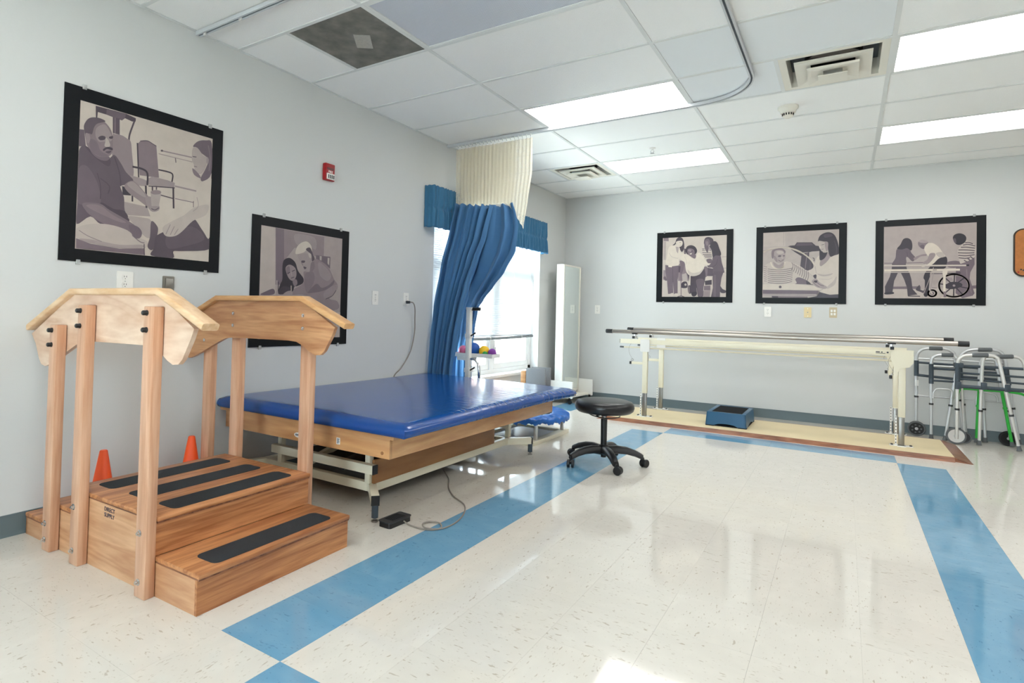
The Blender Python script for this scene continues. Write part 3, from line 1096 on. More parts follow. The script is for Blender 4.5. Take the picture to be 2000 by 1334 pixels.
for ya, yb in ((4.50, 4.93), (5.00, 5.70), (5.78, 6.68)):
    MB().box(fx0, fx1 + 0.004, ya, yb, 1.585, 1.645, 0.004).build('transom', 'trim_white', win)
    s = MB()
    s.box(-0.155, -0.115, ya + 0.004, ya + 0.06, WZ0 + 0.054, 1.58)
    s.box(-0.155, -0.115, yb - 0.06, yb - 0.004, WZ0 + 0.054, 1.58)
    s.box(-0.155, -0.115, ya + 0.06, yb - 0.06, WZ0 + 0.054, WZ0 + 0.115)
    s.box(-0.155, -0.115, ya + 0.06, yb - 0.06, 1.52, 1.58)
    so = s.build('casement_sash', 'trim_white', win, smooth=0, solid=False)
    MB().box(-0.138, -0.132, ya + 0.06, yb - 0.06, WZ0 + 0.115, 1.52).build('pane', 'glass', so, smooth=0)
    MB().box(-0.138, -0.132, ya, yb, 1.645, WZ1 - 0.06).build('pane', 'glass', win, smooth=0)
MB().box(-0.112, -0.09, 5.80, 5.83, 0.62, 0.74, 0.004).build('casement_latch', 'trim_white', win)
MB().box(-0.16, 0.035, WY0 - 0.03, WY1 + 0.03, WZ0 - 0.03, WZ0 + 0.004, 0.006).build('window_sill', 'trim_white', win)

# window behind the camera
w2 = struct(thing('window_2', 'plain white framed window in the wall behind', 'window', (1.7, YF - 0.1, FZ0)))
del w2['category']
mb = MB()
mb.box(FX0, FX0 + 0.06, YF - 0.13, YF - 0.07, FZ0, FZ1)
mb.box(FX1 - 0.06, FX1, YF - 0.13, YF - 0.07, FZ0, FZ1)
mb.box(FX0, FX1, YF - 0.13, YF - 0.07, FZ1 - 0.06, FZ1)
mb.box(FX0, FX1, YF - 0.13, YF - 0.07, FZ0, FZ0 + 0.06)
mb.box(2.17, 2.24, YF - 0.13, YF - 0.07, FZ0 + 0.06, FZ1 - 0.06)
mb.build('window_frame', 'trim_white', w2, smooth=0, solid=False)
MB().box(FX0 + 0.06, FX1 - 0.06, YF - 0.103, YF - 0.098, FZ0 + 0.06, FZ1 - 0.06).build('pane', 'glass', w2, smooth=0)

# ---- outside: pale ground and a brick building across the yard
mat('yard', (232, 230, 224), 0.9, vary=(1.5, 0.06))
struct(MB().box(-40, 30, -30, 40, -0.5, -0.45).build('ground_outside', 'yard', smooth=0))
m, nt, b = new_mat('brick_far')
tcn = nt.nodes.new('ShaderNodeTexCoord')
mpn = nt.nodes.new('ShaderNodeMapping')
mpn.inputs['Rotation'].default_value = (0, PI / 2, PI / 2)
br = nt.nodes.new('ShaderNodeTexBrick')
br.inputs['Scale'].default_value = 3.2
br.inputs['Color1'].default_value = lin((126, 92, 80))
br.inputs['Color2'].default_value = lin((112, 82, 72))
br.inputs['Mortar'].default_value = lin((166, 156, 148))
nt.links.new(tcn.outputs['Object'], mpn.inputs['Vector'])
nt.links.new(mpn.outputs['Vector'], br.inputs['Vector'])
nt.links.new(br.outputs['Color'], b.inputs['Base Color'])
mat('glass_far', (96, 106, 112), 0.2)
bld = thing('brick_building', 'brick building seen dimly through the window panes', 'building', (-12.0, 24.0, -0.45))
MB().box(-17.0, -12.0, 13.0, 36.0, -0.45, 5.4).build('wall', 'brick_far', bld, smooth=0)
MB().box(-17.3, -11.7, 12.7, 36.3, 5.4, 5.7).build('roof', 'trim_white', bld, smooth=0)
for yy in (15.0, 18.5, 22.0, 25.5, 29.0, 32.5):
    for zz in (0.5, 3.1):
        wo = MB().box(-12.06, -11.94, yy - 0.6, yy + 0.6, zz, zz + 1.6).build('window', 'trim_white', bld, smooth=0)
        MB().box(-11.95, -11.92, yy - 0.52, yy + 0.52, zz + 0.08, zz + 1.52).build('pane', 'glass_far', wo, smooth=0)

# ---- ceiling: grid of tees, lay-in tiles, each piece its own object
ceil = struct(MB().box(-0.2, XR + 0.2, YF - 0.2, YB + 0.2, H + 0.14, H + 0.2).build('ceiling', 'ceiling_white', smooth=0))
xs = [0.0] + [XA + 1.2192 * k for k in range(0, 6)]
xs = [x for x in xs if x < XR - 0.05] + [XR]
ys = [Y0 + 0.6096 * k for k in range(-8, 8)]
edges_y = [YF] + ys + [YB]
LIGHTS = {(1, 2), (1, 5), (3, 2), (3, 5), (3, -1), (5, -1), (1, -4), (3, -4), (3, -7)}
UNLIT = (1, -1)
HALF = {(0, -1): 'r', (0, 5): 'r', (2, 2): 'r'}    # half tiles that leave room for grilles
tw = 0.012
for x in xs[1:-1]:
    MB().box(x - tw, x + tw, YF, YB, H, H + 0.03).build('grid_runner', 'grid_white', ceil, smooth=0)
for a, b_ in ((0, 0.02), (XR - 0.02, XR)):
    MB().box(a, b_, YF, YB, H, H + 0.004).build('wall_angle', 'grid_white', ceil, smooth=0)
for a, b_ in ((YF, YF + 0.02), (YB - 0.02, YB)):
    MB().box(0, XR, a, b_, H, H + 0.004).build('wall_angle', 'grid_white', ceil, smooth=0)
proto = {}
for c in range(len(xs) - 1):
    x0, x1 = xs[c], xs[c + 1]
    wd = round(x1 - x0, 4)
    for y in ys:
        key = ('t', wd)
        if key not in proto:
            proto[key] = MB().box(tw, wd - tw, -tw, tw, 0, 0.03).build('cross_tee', 'grid_white', ceil, smooth=0)
            proto[key].location = (x0, y, H)
        else:
            share(proto[key], (x0, y, H), ceil)
    for k in range(len(edges_y) - 1):
        ya, yb = edges_y[k], edges_y[k + 1]
        r = k - 9
        if (c, r) in LIGHTS or (c, r) == UNLIT:
            continue
        xb_ = x1
        if (c, r) in HALF:
            xb_ = x1 - 0.6096
            MB().box(xb_ - tw, xb_ + tw, ya + tw, yb - tw, H, H + 0.03).build('cross_tee', 'grid_white', ceil, smooth=0)
        satin = (c, r) in ((2, 1), (2, 2))
        key = (round(xb_ - x0, 4), round(yb - ya, 4), satin)
        if key not in proto:
            proto[key] = MB().box(0.003, key[0] - 0.003, 0.003, key[1] - 0.003, 0, 0.015).build('ceiling_tile', 'ceiling_satin' if satin else 'ceiling_white', ceil, smooth=0)
            proto[key].location = (x0, ya, H + 0.005)
        else:
            share(proto[key], (x0, ya, H + 0.005), ceil)

# ---- ceiling lights
m, nt, b = new_mat('prismatic')
b.inputs['Base Color'].default_value = lin((196, 200, 210))
b.inputs['Roughness'].default_value = 0.25
tcn = nt.nodes.new('ShaderNodeTexCoord')
vo = nt.nodes.new('ShaderNodeTexVoronoi')
vo.inputs['Scale'].default_value = 110
vo.inputs['Randomness'].default_value = 0.0
mpn = nt.nodes.new('ShaderNodeMapping')
mpn.inputs['Rotation'].default_value = (0, 0, PI / 4)
nt.links.new(tcn.outputs['Object'], mpn.inputs['Vector'])
nt.links.new(mpn.outputs['Vector'], vo.inputs['Vector'])
bp = nt.nodes.new('ShaderNodeBump')
bp.inputs['Strength'].default_value = 0.8
bp.inputs['Distance'].default_value = 0.004
nt.links.new(vo.outputs['Distance'], bp.inputs['Height'])
nt.links.new(bp.outputs['Normal'], b.inputs['Normal'])
mr = nt.nodes.new('ShaderNodeMapRange')
mr.inputs['From Max'].default_value = 0.006
mixn = nt.nodes.new('ShaderNodeMix')
mixn.data_type = 'RGBA'
mixn.inputs['A'].default_value = lin((236, 238, 244))
mixn.inputs['B'].default_value = lin((204, 208, 218))
nt.links.new(vo.outputs['Distance'], mr.inputs['Value'])
nt.links.new(mr.outputs['Result'], mixn.inputs['Factor'])
nt.links.new(mixn.outputs['Result'], b.inputs['Base Color'])


def troffer(c, r, lit, label):
    x0, x1 = xs[c] + tw, xs[c + 1] - tw
    y0, y1 = Y0 + 0.6096 * r + tw, Y0 + 0.6096 * (r + 1) - tw
    t = thing('ceiling_light', label, 'light', ((x0 + x1) / 2, (y0 + y1) / 2, H), group='recessed ceiling troffers')
    fr = MB()
    w = 0.018
    fr.box(x0, x1, y0, y0 + w, H + 0.001, H + 0.05).box(x0, x1, y1 - w, y1, H + 0.001, H + 0.05)
    fr.box(x0, x0 + w, y0 + w, y1 - w, H + 0.001, H + 0.05).box(x1 - w, x1, y0 + w, y1 - w, H + 0.001, H + 0.05)
    fr.build('light_frame', 'grid_white', t, smooth=0, solid=False)
    MB().box(x0 + w, x1 - w, y0 + w, y1 - w, H + 0.006, H + 0.012).build('diffuser', 'lamp_diffuser' if lit else 'prismatic', t, smooth=0)
    MB().box(x0 + w, x1 - w, y0 + w, y1 - w, H + 0.045, H + 0.05).build('housing', 'trim_white', t, smooth=0)


NAMES = {(1, 2): 'lit ceiling troffer crossed along its edge by the curtain track',
         (1, 5): 'lit ceiling troffer between the small air diffuser and the sprinkler head',
         (3, 2): 'lit ceiling troffer right beside the large air diffuser',
         (3, 5): 'lit ceiling troffer above the row of three posters, beyond the smoke detector'}
for c, r in sorted(LIGHTS):
    troffer(c, r, True, NAMES.get((c, r), 'lit ceiling troffer in the unseen part of the room'))
troffer(UNLIT[0], UNLIT[1], False, 'unlit ceiling troffer with a grey prismatic lens beside the dirty grille')


# ---- square louvred air diffusers
def diffuser(x0, x1, y0, y1, label):
    cx, cy = (x0 + x1) / 2, (y0 + y1) / 2
    hw = (x1 - x0) / 2 - tw
    t = thing('air_diffuser', label, 'vent', (cx, cy, H))

    def ring(h0, z0, h1, z1, th=0.002):
        vs, fs = [], []
        for h, z in ((h0, z0), (h1, z1), (h1, z1 + th), (h0 - th, z0 + th)):
            vs += [(cx - h, cy - h, z), (cx + h, cy - h, z), (cx + h, cy + h, z), (cx - h, cy + h, z)]
        for a in range(4):
            for k in range(4):
                fs.append((a * 4 + k, a * 4 + (k + 1) % 4, ((a + 1) % 4) * 4 + (k + 1) % 4, ((a + 1) % 4) * 4 + k))
        return MB().add(vs, fs)
    ring(hw, H + 0.002, hw * 0.86, H + 0.002).build('face_frame', 'cream_white', t, smooth=0)
    ring(hw * 0.86, H + 0.002, hw * 0.84, H + 0.11).build('throat', 'cream_white', t, smooth=0)
    for h, z in ((0.71, H - 0.018), (0.48, H - 0.044)):
        ring(hw * h, z, hw * (h - 0.30), z + 0.012).build('louvre', 'cream_white', t, smooth=0)
        ring(hw * h, z, hw * h + 0.001, z + 0.012).build('louvre_lip', 'cream_white', t, smooth=0)
    MB().box(cx - hw * 0.27, cx + hw * 0.27, cy - hw * 0.27, cy + hw * 0.27, H - 0.070, H - 0.066).build('centre_plate', 'cream_white', t, smooth=0)
    MB().box(cx - hw * 0.84, cx + hw * 0.84, cy - hw * 0.84, cy + hw * 0.84, H + 0.11, H + 0.114).build('duct_plate', 'slate_plastic', t, smooth=0)
    MB().lathe([(0.16, 0.0), (0.16, 0.05), (0.15, 0.05), (0.15, 0.0), (0.16, 0.0)], (cx, cy, H + 0.06), 28, caps=False).build('duct_collar', 'black_matte', t)
    MB().bar((cx - 0.15, cy - 0.05, H + 0.09), (cx + 0.15, cy - 0.03, H + 0.07), 0.10, 0.004).build('damper_blade', 'steel_brushed', t, smooth=0)


mat('cream_white', (228, 224, 212), 0.45)
diffuser(XA + 2 * 1.2192 - 0.6096, XA + 2 * 1.2192, Y0 + 2 * 0.6096, Y0 + 3 * 0.6096, 'large cream louvred air diffuser between the smoke detector and a lit troffer')
diffuser(XA - 0.6096, XA, Y0 + 5 * 0.6096, Y0 + 6 * 0.6096, 'white louvred air diffuser in the ceiling near the room corner')

# ---- dirty perforated return grille
m, nt, b = new_mat('perforated')
tcn = nt.nodes.new('ShaderNodeTexCoord')
vo = nt.nodes.new('ShaderNodeTexVoronoi')
vo.inputs['Scale'].default_value = 105
vo.inputs['Randomness'].default_value = 0.0
nt.links.new(tcn.outputs['Object'], vo.inputs['Vector'])
lt = nt.nodes.new('ShaderNodeMapRange')
lt.inputs['From Min'].default_value = 0.0035
lt.inputs['From Max'].default_value = 0.0045
nt.links.new(vo.outputs['Distance'], lt.inputs['Value'])
nz = nt.nodes.new('ShaderNodeTexNoise')
nz.inputs['Scale'].default_value = 9
nz.inputs['Detail'].default_value = 6
nt.links.new(tcn.outputs['Object'], nz.inputs['Vector'])
r1 = nt.nodes.new('ShaderNodeValToRGB')
r1.color_ramp.elements[0].position = 0.3
r1.color_ramp.elements[0].color = lin((92, 92, 86))
r1.color_ramp.elements[1].position = 0.75
r1.color_ramp.elements[1].color = lin((136, 132, 124))
nt.links.new(nz.outputs['Fac'], r1.inputs['Fac'])
mx = nt.nodes.new('ShaderNodeMix')
mx.data_type = 'RGBA'
mx.inputs['A'].default_value = lin((40, 44, 44))
nt.links.new(lt.outputs['Result'], mx.inputs['Factor'])
nt.links.new(r1.outputs['Color'], mx.inputs['B'])
nt.links.new(mx.outputs['Result'], b.inputs['Base Color'])
b.inputs['Roughness'].default_value = 0.6
gx0, gx1 = XA - 0.6096 + tw, XA - tw
gy0, gy1 = Y0 - 0.6096 + tw, Y0 - tw
t = thing('return_air_grille', 'dirty grey perforated return grille with a pale patch in its centre', 'vent', ((gx0 + gx1) / 2, (gy0 + gy1) / 2, H))
MB().box(gx0, gx1, gy0, gy1, H + 0.004, H + 0.008).build('perforated_plate', 'perforated', t, smooth=0)
pm = MB().box(-0.05, 0.05, -0.085, 0.085, -0.002, 0.0)
pm.xf(Matrix.Translation(((gx0 + gx1) / 2 + 0.02, (gy0 + gy1) / 2 + 0.02, H + 0.004)) @ Matrix.Rotation(math.radians(36), 4, 'Z'))
mat('patch', (176, 172, 164), 0.8, vary=(60, 0.1))
pm.build('taped_patch', 'patch', t, smooth=0)['label'] = 'pale taped filter patch'

# ---- smoke detector, sprinkler, round speaker
t = thing('smoke_detector', 'cream domed smoke detector on a ceiling tile', 'detector', (2.91, 5.05, H))
MB().lathe([(0.07, 0.004), (0.07, -0.012), (0.058, -0.022), (0.05, -0.046), (0.001, -0.046)], (2.91, 5.05, H), 28).build('base', 'cream_white', t)
MB().lathe([(0.04, -0.045), (0.037, -0.072), (0.022, -0.082), (0.001, -0.083)], (2.91, 5.05, H), 24).build('sensor_cap', 'cream_white', t)
mb = MB()
for k in range(14):
    a = 2 * PI * k / 14
    c_, s_ = math.cos(a), math.sin(a)
    mb.bar((2.91 + 0.0398 * c_, 5.05 + 0.0398 * s_, H - 0.050), (2.91 + 0.0385 * c_, 5.05 + 0.0385 * s_, H - 0.066), 0.009, 0.003, (c_, s_, 0))
mb.build('vent_slots', 'black_matte', t, smooth=0, solid=False)
t = thing('sprinkler_head', 'small chrome sprinkler head hanging from the ceiling tile', 'sprinkler', (1.711, 5.65, H))
MB().lathe([(0.03, 0.004), (0.03, -0.003), (0.012, -0.006), (0.009, -0.02), (0.001, -0.02)], (1.711, 5.65, H), 20).build('escutcheon', 'white_enamel', t)
mb = MB()
mb.tube([(1.700, 5.65, H - 0.018), (1.694, 5.65, H - 0.03), (1.709, 5.65, H - 0.045)], 0.003, 6)
mb.tube([(1.722, 5.65, H - 0.018), (1.728, 5.65, H - 0.03), (1.713, 5.65, H - 0.045)], 0.003, 6)
mb.build('yoke_arms', 'chrome', t)
MB().lathe([(0.001, -0.045), (0.02, -0.046), (0.02, -0.049), (0.001, -0.05)], (1.711, 5.65, H), 18).build('deflector', 'chrome', t)
t = thing('ceiling_speaker', 'round cream ceiling speaker behind the curtain track', 'speaker', (2.98, 3.10, H))
MB().lathe([(0.165, 0.005), (0.165, -0.004), (0.155, -0.008), (0.12, -0.009), (0.118, -0.006), (0.001, -0.006)], (2.98, 3.10, H), 40).build('bezel', 'cream_white', t)
mat('speaker_mesh', (188, 184, 174), 0.6, bump=(260, 1.0), vary=(300, 0.25))
MB().lathe([(0.118, -0.0065), (0.118, -0.009), (0.06, -0.012), (0.001, -0.013)], (2.98, 3.10, H), 36).build('grille', 'speaker_mesh', t)

# ================================================================== TRAINING STAIRS
SO = (1.372, 1.229, 0)
SA = math.radians(1.4)
st = thing('training_stairs', 'wooden therapy training stairs with curved handrails and black grip strips', 'stairs', SO, SA)
DY = 0.765      # clear width


def L_(x):      # world x measured on the near side -> local x
    return x - 1.372


def sbuild(mb, name, m, parent=None, smooth=40):
    return mb.build(name, m, parent or st, world=False, smooth=smooth)


# step boxes: (x0, x1, top)
side_t = 0.018
for x0, x1, top in ((1.105, 1.372, 0.15), (0.455, 1.105, 0.30), (0.250, 0.455, 0.20), (0.02, 0.250, 0.10)):
    z = top - 0.018
    for ya in (0.0, DY - side_t):
        sbuild(MB().box(L_(x0) + 0.001, L_(x1) - (0.013 if x1 in (1.372,) else 0.001), ya, ya + side_t, 0.0, z - 0.006), 'side_panel', 'ply_x', smooth=0)
sbuild(MB().box(L_(1.359), L_(1.372), 0.0, DY, 0, 0.126), 'riser', 'oak_y', smooth=0)
sbuild(MB().box(L_(1.092), L_(1.105), 0.0, DY, 0.15, 0.276), 'riser', 'oak_y', smooth=0)
sbuild(MB().box(L_(0.455), L_(0.468), 0.0, DY, 0.20, 0.276), 'riser', 'oak_y', smooth=0)
sbuild(MB().box(L_(0.250), L_(0.263), 0.0, DY, 0.10, 0.176), 'riser', 'oak_y', smooth=0)
sbuild(MB().box(L_(0.02), L_(0.033), 0.0, DY, 0, 0.076), 'riser', 'oak_y', smooth=0)
for x0, x1, top in ((1.105, 1.384, 0.15), (0.447, 1.117, 0.30), (0.242, 0.455, 0.20), (0.01, 0.250, 0.10)):
    sbuild(MB().box(L_(x0), L_(x1), -0.002, DY + 0.002, top - 0.019, top, 0.005), 'tread', 'oak_y')
    sbuild(MB().box(L_(x0) + 0.003, L_(x1) - 0.004, 0.001, DY - 0.001, top - 0.025, top - 0.019), 'tread_backing', 'ramp_wood', smooth=0)


def tape(x0, x1, ya, yb, z):
    sbuild(MB().prism(rrect(L_(x0), L_(x1), ya, yb, 0.028), 'xy', z, z + 0.0015), 'grip_strip', 'grip_tape', smooth=0)


tape(1.222, 1.350, 0.085, 0.69, 0.15)
tape(0.955, 1.082, 0.085, 0.69, 0.30)
tape(0.730, 0.857, 0.085, 0.69, 0.30)
tape(0.505, 0.632, 0.075, 0.68, 0.30)
tape(0.30, 0.41, 0.085, 0.69, 0.20)
tape(0.07, 0.19, 0.085, 0.69, 0.10)

# posts: near row in front of the side, far row behind it
near_posts = ((0.285, 1.008), (0.536, 1.10), (1.043, 1.10))
far_posts = ((0.222, 1.008), (0.473, 1.10), (1.018, 1.10))
for x, top in near_posts:
    p = sbuild(MB().box(L_(x), L_(x + 0.071), -0.043, -0.003, 0, top, 0.004), 'post', 'oak_z')
    for dz in (0.025, 0.09):
        sbuild(MB().lathe([(0.011, 0.0), (0.011, -0.003), (0.0095, -0.004), (0.0095, -0.016), (0.007, -0.019), (0.001, -0.0195)], (L_(x) + 0.024, -0.043, top - dz), 16, 'y'), 'bolt_cap', 'black_plastic', p)
    for bz in ((0.122, 0.05) if x < 0.3 else (0.243, 0.06)):
        mb = MB().lathe([(0.013, 0.0), (0.013, -0.002), (0.001, -0.002)], (L_(x) + 0.028, -0.043, bz), 16, 'y')
        mb.lathe([(0.0085, -0.002), (0.0085, -0.009), (0.001, -0.009)], (L_(x) + 0.028, -0.043, bz), 6, 'y')
        mb.lathe([(0.005, -0.009), (0.005, -0.013), (0.001, -0.013)], (L_(x) + 0.028, -0.043, bz), 10, 'y')
        sbuild(mb, 'hex_bolt', 'chrome', p, 30)
for x, top in far_posts:
    sbuild(MB().box(L_(x), L_(x + 0.071), DY + 0.003, DY + 0.043, 0, top, 0.004), 'post', 'oak_z')

PAN = [(0.0, 0.955), (0.40, 1.148), (1.075, 1.148), (1.302, 1.022)]
low = [(1.285, 0.985), (1.235, 0.905), (1.21, 0.885), (1.175, 0.882), (1.14, 0.895), (1.085, 0.925), (1.04, 0.942), (0.98, 0.946),
       (0.55, 0.943), (0.48, 0.938), (0.42, 0.915), (0.20, 0.822), (0.15, 0.808), (0.11, 0.815), (0.085, 0.84), (0.045, 0.91)]


def handrail(ya, yb, dx, matp, cap, name):
    poly = [(L_(x) + dx, z) for x, z in PAN + low]
    p = sbuild(MB().prism(poly, 'xz', ya, yb), name, matp, smooth=20)
    yc = (ya + yb) / 2
    path = [(-0.06, 0.962), (0.405, 1.158), (1.082, 1.158), (1.385, 1.03)]
    w, h = 0.068, 0.028
    for i in range(3):
        (xa, za), (xb, zb) = path[i], path[i + 1]
        d = Vector((xb - xa, zb - za)).normalized()
        nrm = Vector((-d.y, d.x))
        # mitre offsets
        def mit(k):
            if k in (0, 3):
                return nrm
            d0 = Vector((path[k][0] - path[k - 1][0], path[k][1] - path[k - 1][1])).normalized()
            d1 = Vector((path[k + 1][0] - path[k][0], path[k + 1][1] - path[k][1])).normalized()
            n0, n1 = Vector((-d0.y, d0.x)), Vector((-d1.y, d1.x))
            b_ = (n0 + n1).normalized()
            return b_ / b_.dot(n0)
        ma, mb_ = mit(i), mit(i + 1)
        prof = []
        r = 0.008
        for sx, sz, a0 in ((1, 1, 0), (-1, 1, PI / 2), (-1, -1, PI), (1, -1, 1.5 * PI)):
            for k in range(4):
                a = a0 + PI / 2 * k / 3
                prof.append((sx * (w / 2 - r) + r * math.cos(a), sz * (h / 2 - r) + r * math.sin(a)))
        n = len(prof)
        vs = []
        for (x, z), mm in (((xa, za), ma), ((xb, zb), mb_)):
            for py, pz in prof:
                vs.append((L_(x) + dx + mm.x * pz, yc + py, z + mm.y * pz))
        fs = [(k, (k + 1) % n, n + (k + 1) % n, n + k) for k in range(n)] + [tuple(range(n - 1, -1, -1)), tuple(range(n, 2 * n))]
        sbuild(MB().add(vs, fs), 'handrail_cap', cap)
    return p


handrail(0.0, 0.019, 0.0, 'ply_daylit', 'rail_daylit', 'handrail_panel')
fp = handrail(DY - 0.019, DY, -0.03, 'oak_x', 'rail_wood', 'handrail_panel')
for x, top in far_posts:
    for dz in (0.025, 0.09):
        sbuild(MB().lathe([(0.010, 0.0), (0.009, -0.004), (0.005, -0.006), (0.001, -0.0065)], (L_(x) + 0.036, DY - 0.019, top - dz), 16, 'y'), 'carriage_bolt', 'chrome', fp, 30)
mat('print_ink', (34, 36, 62), 0.6)
text_mesh('maker_label', 'DIRECT\nSUPPLY', 0.024, 'print_ink', st, face_minus_y(L_(0.768), -0.0006, 0.245), 0.0003)

# ---- orange cones standing on the low back steps
for (x, y, z), lab in (((0.155, 1.47, 0.10), 'orange cone behind the three near handrail posts of the stairs'), ((0.176, 1.93, 0.10), 'orange cone by the far handrail posts of the stairs')):
    t = thing('training_cone', lab, 'cone', (x, y, z), group='orange training cones on the stairs')
    MB().lathe([(0.066, 0.0), (0.066, 0.006), (0.06, 0.01), (0.018, 0.262), (0.014, 0.266), (0.001, 0.266)], (x, y, z + 0.002), 32).build('cone_body', 'orange_plastic', t)
    MB().prism([(x + px, y + py) for px, py in rrect(-0.07, 0.07, -0.07, 0.07, 0.025)], 'xy', z + 0.0005, z + 0.004).build('base_plate', 'orange_plastic', t, smooth=0)

# ================================================================== MAT TABLE
mt = thing('mat_table', 'height adjustable therapy table with a blue vinyl mat on a wooden top', 'table', (0.76, 3.25, 0))
# vinyl mat
m, nt, b = new_mat('blue_vinyl')
L = nt.links.new
b.inputs['Base Color'].default_value = lin((10, 70, 144))
b.inputs['Roughness'].default_value = 0.17
b.inputs['Specular IOR Level'].default_value = 0.55
tcn = nt.nodes.new('ShaderNodeTexCoord')
sepx = nt.nodes.new('ShaderNodeSeparateXYZ')
L(tcn.outputs['Object'], sepx.inputs[0])
mp1 = nt.nodes.new('ShaderNodeMapping')
mp1.inputs['Rotation'].default_value = (0, 0, math.radians(24))
mp1.inputs['Scale'].default_value = (2.2, 26, 4)
L(tcn.outputs['Object'], mp1.inputs['Vector'])
n1 = nt.nodes.new('ShaderNodeTexNoise')
n1.inputs['Scale'].default_value = 1.0
n1.inputs['Detail'].default_value = 2
n1.inputs['Distortion'].default_value = 0.5
L(mp1.outputs['Vector'], n1.inputs['Vector'])
mk = nt.nodes.new('ShaderNodeMapRange')
mk.inputs['From Min'].default_value = 0.30
mk.inputs['From Max'].default_value = 0.70
L(sepx.outputs['X'], mk.inputs['Value'])
mk2 = nt.nodes.new('ShaderNodeMapRange')
mk2.inputs['From Min'].default_value = -0.85
mk2.inputs['From Max'].default_value = -0.2
L(sepx.outputs['Y'], mk2.inputs['Value'])
mm1 = nt.nodes.new('ShaderNodeMath')
mm1.operation = 'MULTIPLY'
L(mk.outputs[0], mm1.inputs[0])
L(mk2.outputs[0], mm1.inputs[1])
rid = nt.nodes.new('ShaderNodeMapRange')
rid.inputs['From Min'].default_value = 0.46
rid.inputs['From Max'].default_value = 0.62
L(n1.outputs['Fac'], rid.inputs['Value'])
mm2 = nt.nodes.new('ShaderNodeMath')
mm2.operation = 'MULTIPLY'
L(mm1.outputs[0], mm2.inputs[0])
L(rid.outputs[0], mm2.inputs[1])
n2 = nt.nodes.new('ShaderNodeTexNoise')
n2.inputs['Scale'].default_value = 2.2
L(tcn.outputs['Object'], n2.inputs['Vector'])
ad = nt.nodes.new('ShaderNodeMath')
ad.operation = 'MULTIPLY_ADD'
ad.inputs[1].default_value = 0.35
L(n2.outputs['Fac'], ad.inputs[0])
ml = nt.nodes.new('ShaderNodeMath')
ml.operation = 'MULTIPLY'
ml.inputs[1].default_value = 0.35
L(mm2.outputs[0], ml.inputs[0])
L(ml.outputs[0], ad.inputs[2])
bp = nt.nodes.new('ShaderNodeBump')
bp.inputs['Strength'].default_value = 0.26
bp.inputs['Distance'].default_value = 0.02
L(ad.outputs[0], bp.inputs['Height'])
L(bp.outputs['Normal'], b.inputs['Normal'])

MX0, MX1, MY0, MY1, MZ0, MZ1 = 0.03, 1.515, 2.195, 4.315, 0.487, 0.557


def mat_surface():
    nx, ny = 46, 62
    r = 0.022
    mb = MB()

    def prof(t, a, b_):
        return a + (b_ - a) * t
    vs, fs = [], []
    # top sheet with softly rolled edges and slight droop at the free far corner
    for j in range(ny + 1):
        for i in range(nx + 1):
            u, v = i / nx, j / ny
            x, y = prof(u, MX0, MX1), prof(v, MY0, MY1)
            ex, ey = min(x - MX0, MX1 - x), min(y - MY0, MY1 - y)
            e = min(ex, ey)
            z = MZ1
            if e < 0.05:
                z -= 0.016 * (1 - e / 0.05) ** 2
            dr = max(0, (y - 3.9) / 0.42) * max(0, (x - 0.9) / 0.6)
            z -= 0.018 * dr
            z += 0.004 * math.sin(3.1 * x + 1.3 * y) * math.sin(2.3 * y)
            vs.append((x, y, z))
    w = nx + 1
    for j in range(ny):
        for i in range(nx):
            fs.append((j * w + i, j * w + i + 1, (j + 1) * w + i + 1, (j + 1) * w + i))
    mb.add(vs, fs)
    # sides
    per = [(i, 0) for i in range(nx)] + [(nx, j) for j in range(ny)] + [(i, ny) for i in range(nx, 0, -1)] + [(0, j) for j in range(ny, 0, -1)]
    base = len(mb.v)
    idx = [j * w + i for i, j in per]
    n = len(per)
    rows = [idx]
    for k, (out, zz) in enumerate(((0.010, 0.75), (0.014, 0.45), (0.008, 0.12), (-0.004, 0.0))):
        row = []
        for (i, j) in per:
            p = mb.v[j * w + i]
            nxv = (1 if i == nx else 0) - (1 if i == 0 else 0)
            nyv = (1 if j == ny else 0) - (1 if j == 0 else 0)
            s = 0.7 if nxv and nyv else 1.0
            dr = max(0, (p.y - 3.9) / 0.42) * max(0, (p.x - 0.9) / 0.6)
            wob = 0.0
            if nxv > 0 and p.y > 2.7:
                wob = 0.0018 * math.sin(p.y * 60 + 2 * math.sin(p.y * 23))
            z0 = MZ0 - 0.01 * dr
            mb.v.append(Vector((p.x + nxv * out * s + nxv * wob, p.y + nyv * out * s, z0 + (p.z - z0) * zz)))
            row.append(len(mb.v) - 1)
        rows.append(row)
    for a in range(len(rows) - 1):
        for k in range(n):
            l = (k + 1) % n
            mb.f.append((rows[a][k], rows[a + 1][k], rows[a + 1][l], rows[a][l]))
    mb.f.append(tuple(rows[-1]))
    return mb


mat_o = mat_surface().build('mat', 'blue_vinyl', mt, smooth=60)
mat_o['label'] = 'glossy blue vinyl mat'
AX0, AX1, AY0, AY1 = 0.06, 1.40, 2.225, 4.15
MB().box(0.03, 1.44, 2.205, 4.20, 0.470, 0.487).build('table_top', 'birch', mt, smooth=0)
wood('birch_y', (222, 172, 120), (190, 134, 86), (1.0, 1.0, 8), fig=0.6)
MB().box(AX0, AX1, AY0, AY0 + 0.02, 0.366, 0.470, 0.002).build('apron', 'birch', mt)
MB().box(AX0, AX1, AY1 - 0.02, AY1, 0.366, 0.470, 0.002).build('apron', 'birch', mt)
MB().box(AX1 - 0.02, AX1, AY0 + 0.02, AY1 - 0.02, 0.366, 0.470, 0.002).build('apron', 'birch_y', mt)
MB().box(AX0, AX0 + 0.02, AY0 + 0.02, AY1 - 0.02, 0.366, 0.470, 0.002).build('apron', 'birch_y', mt)
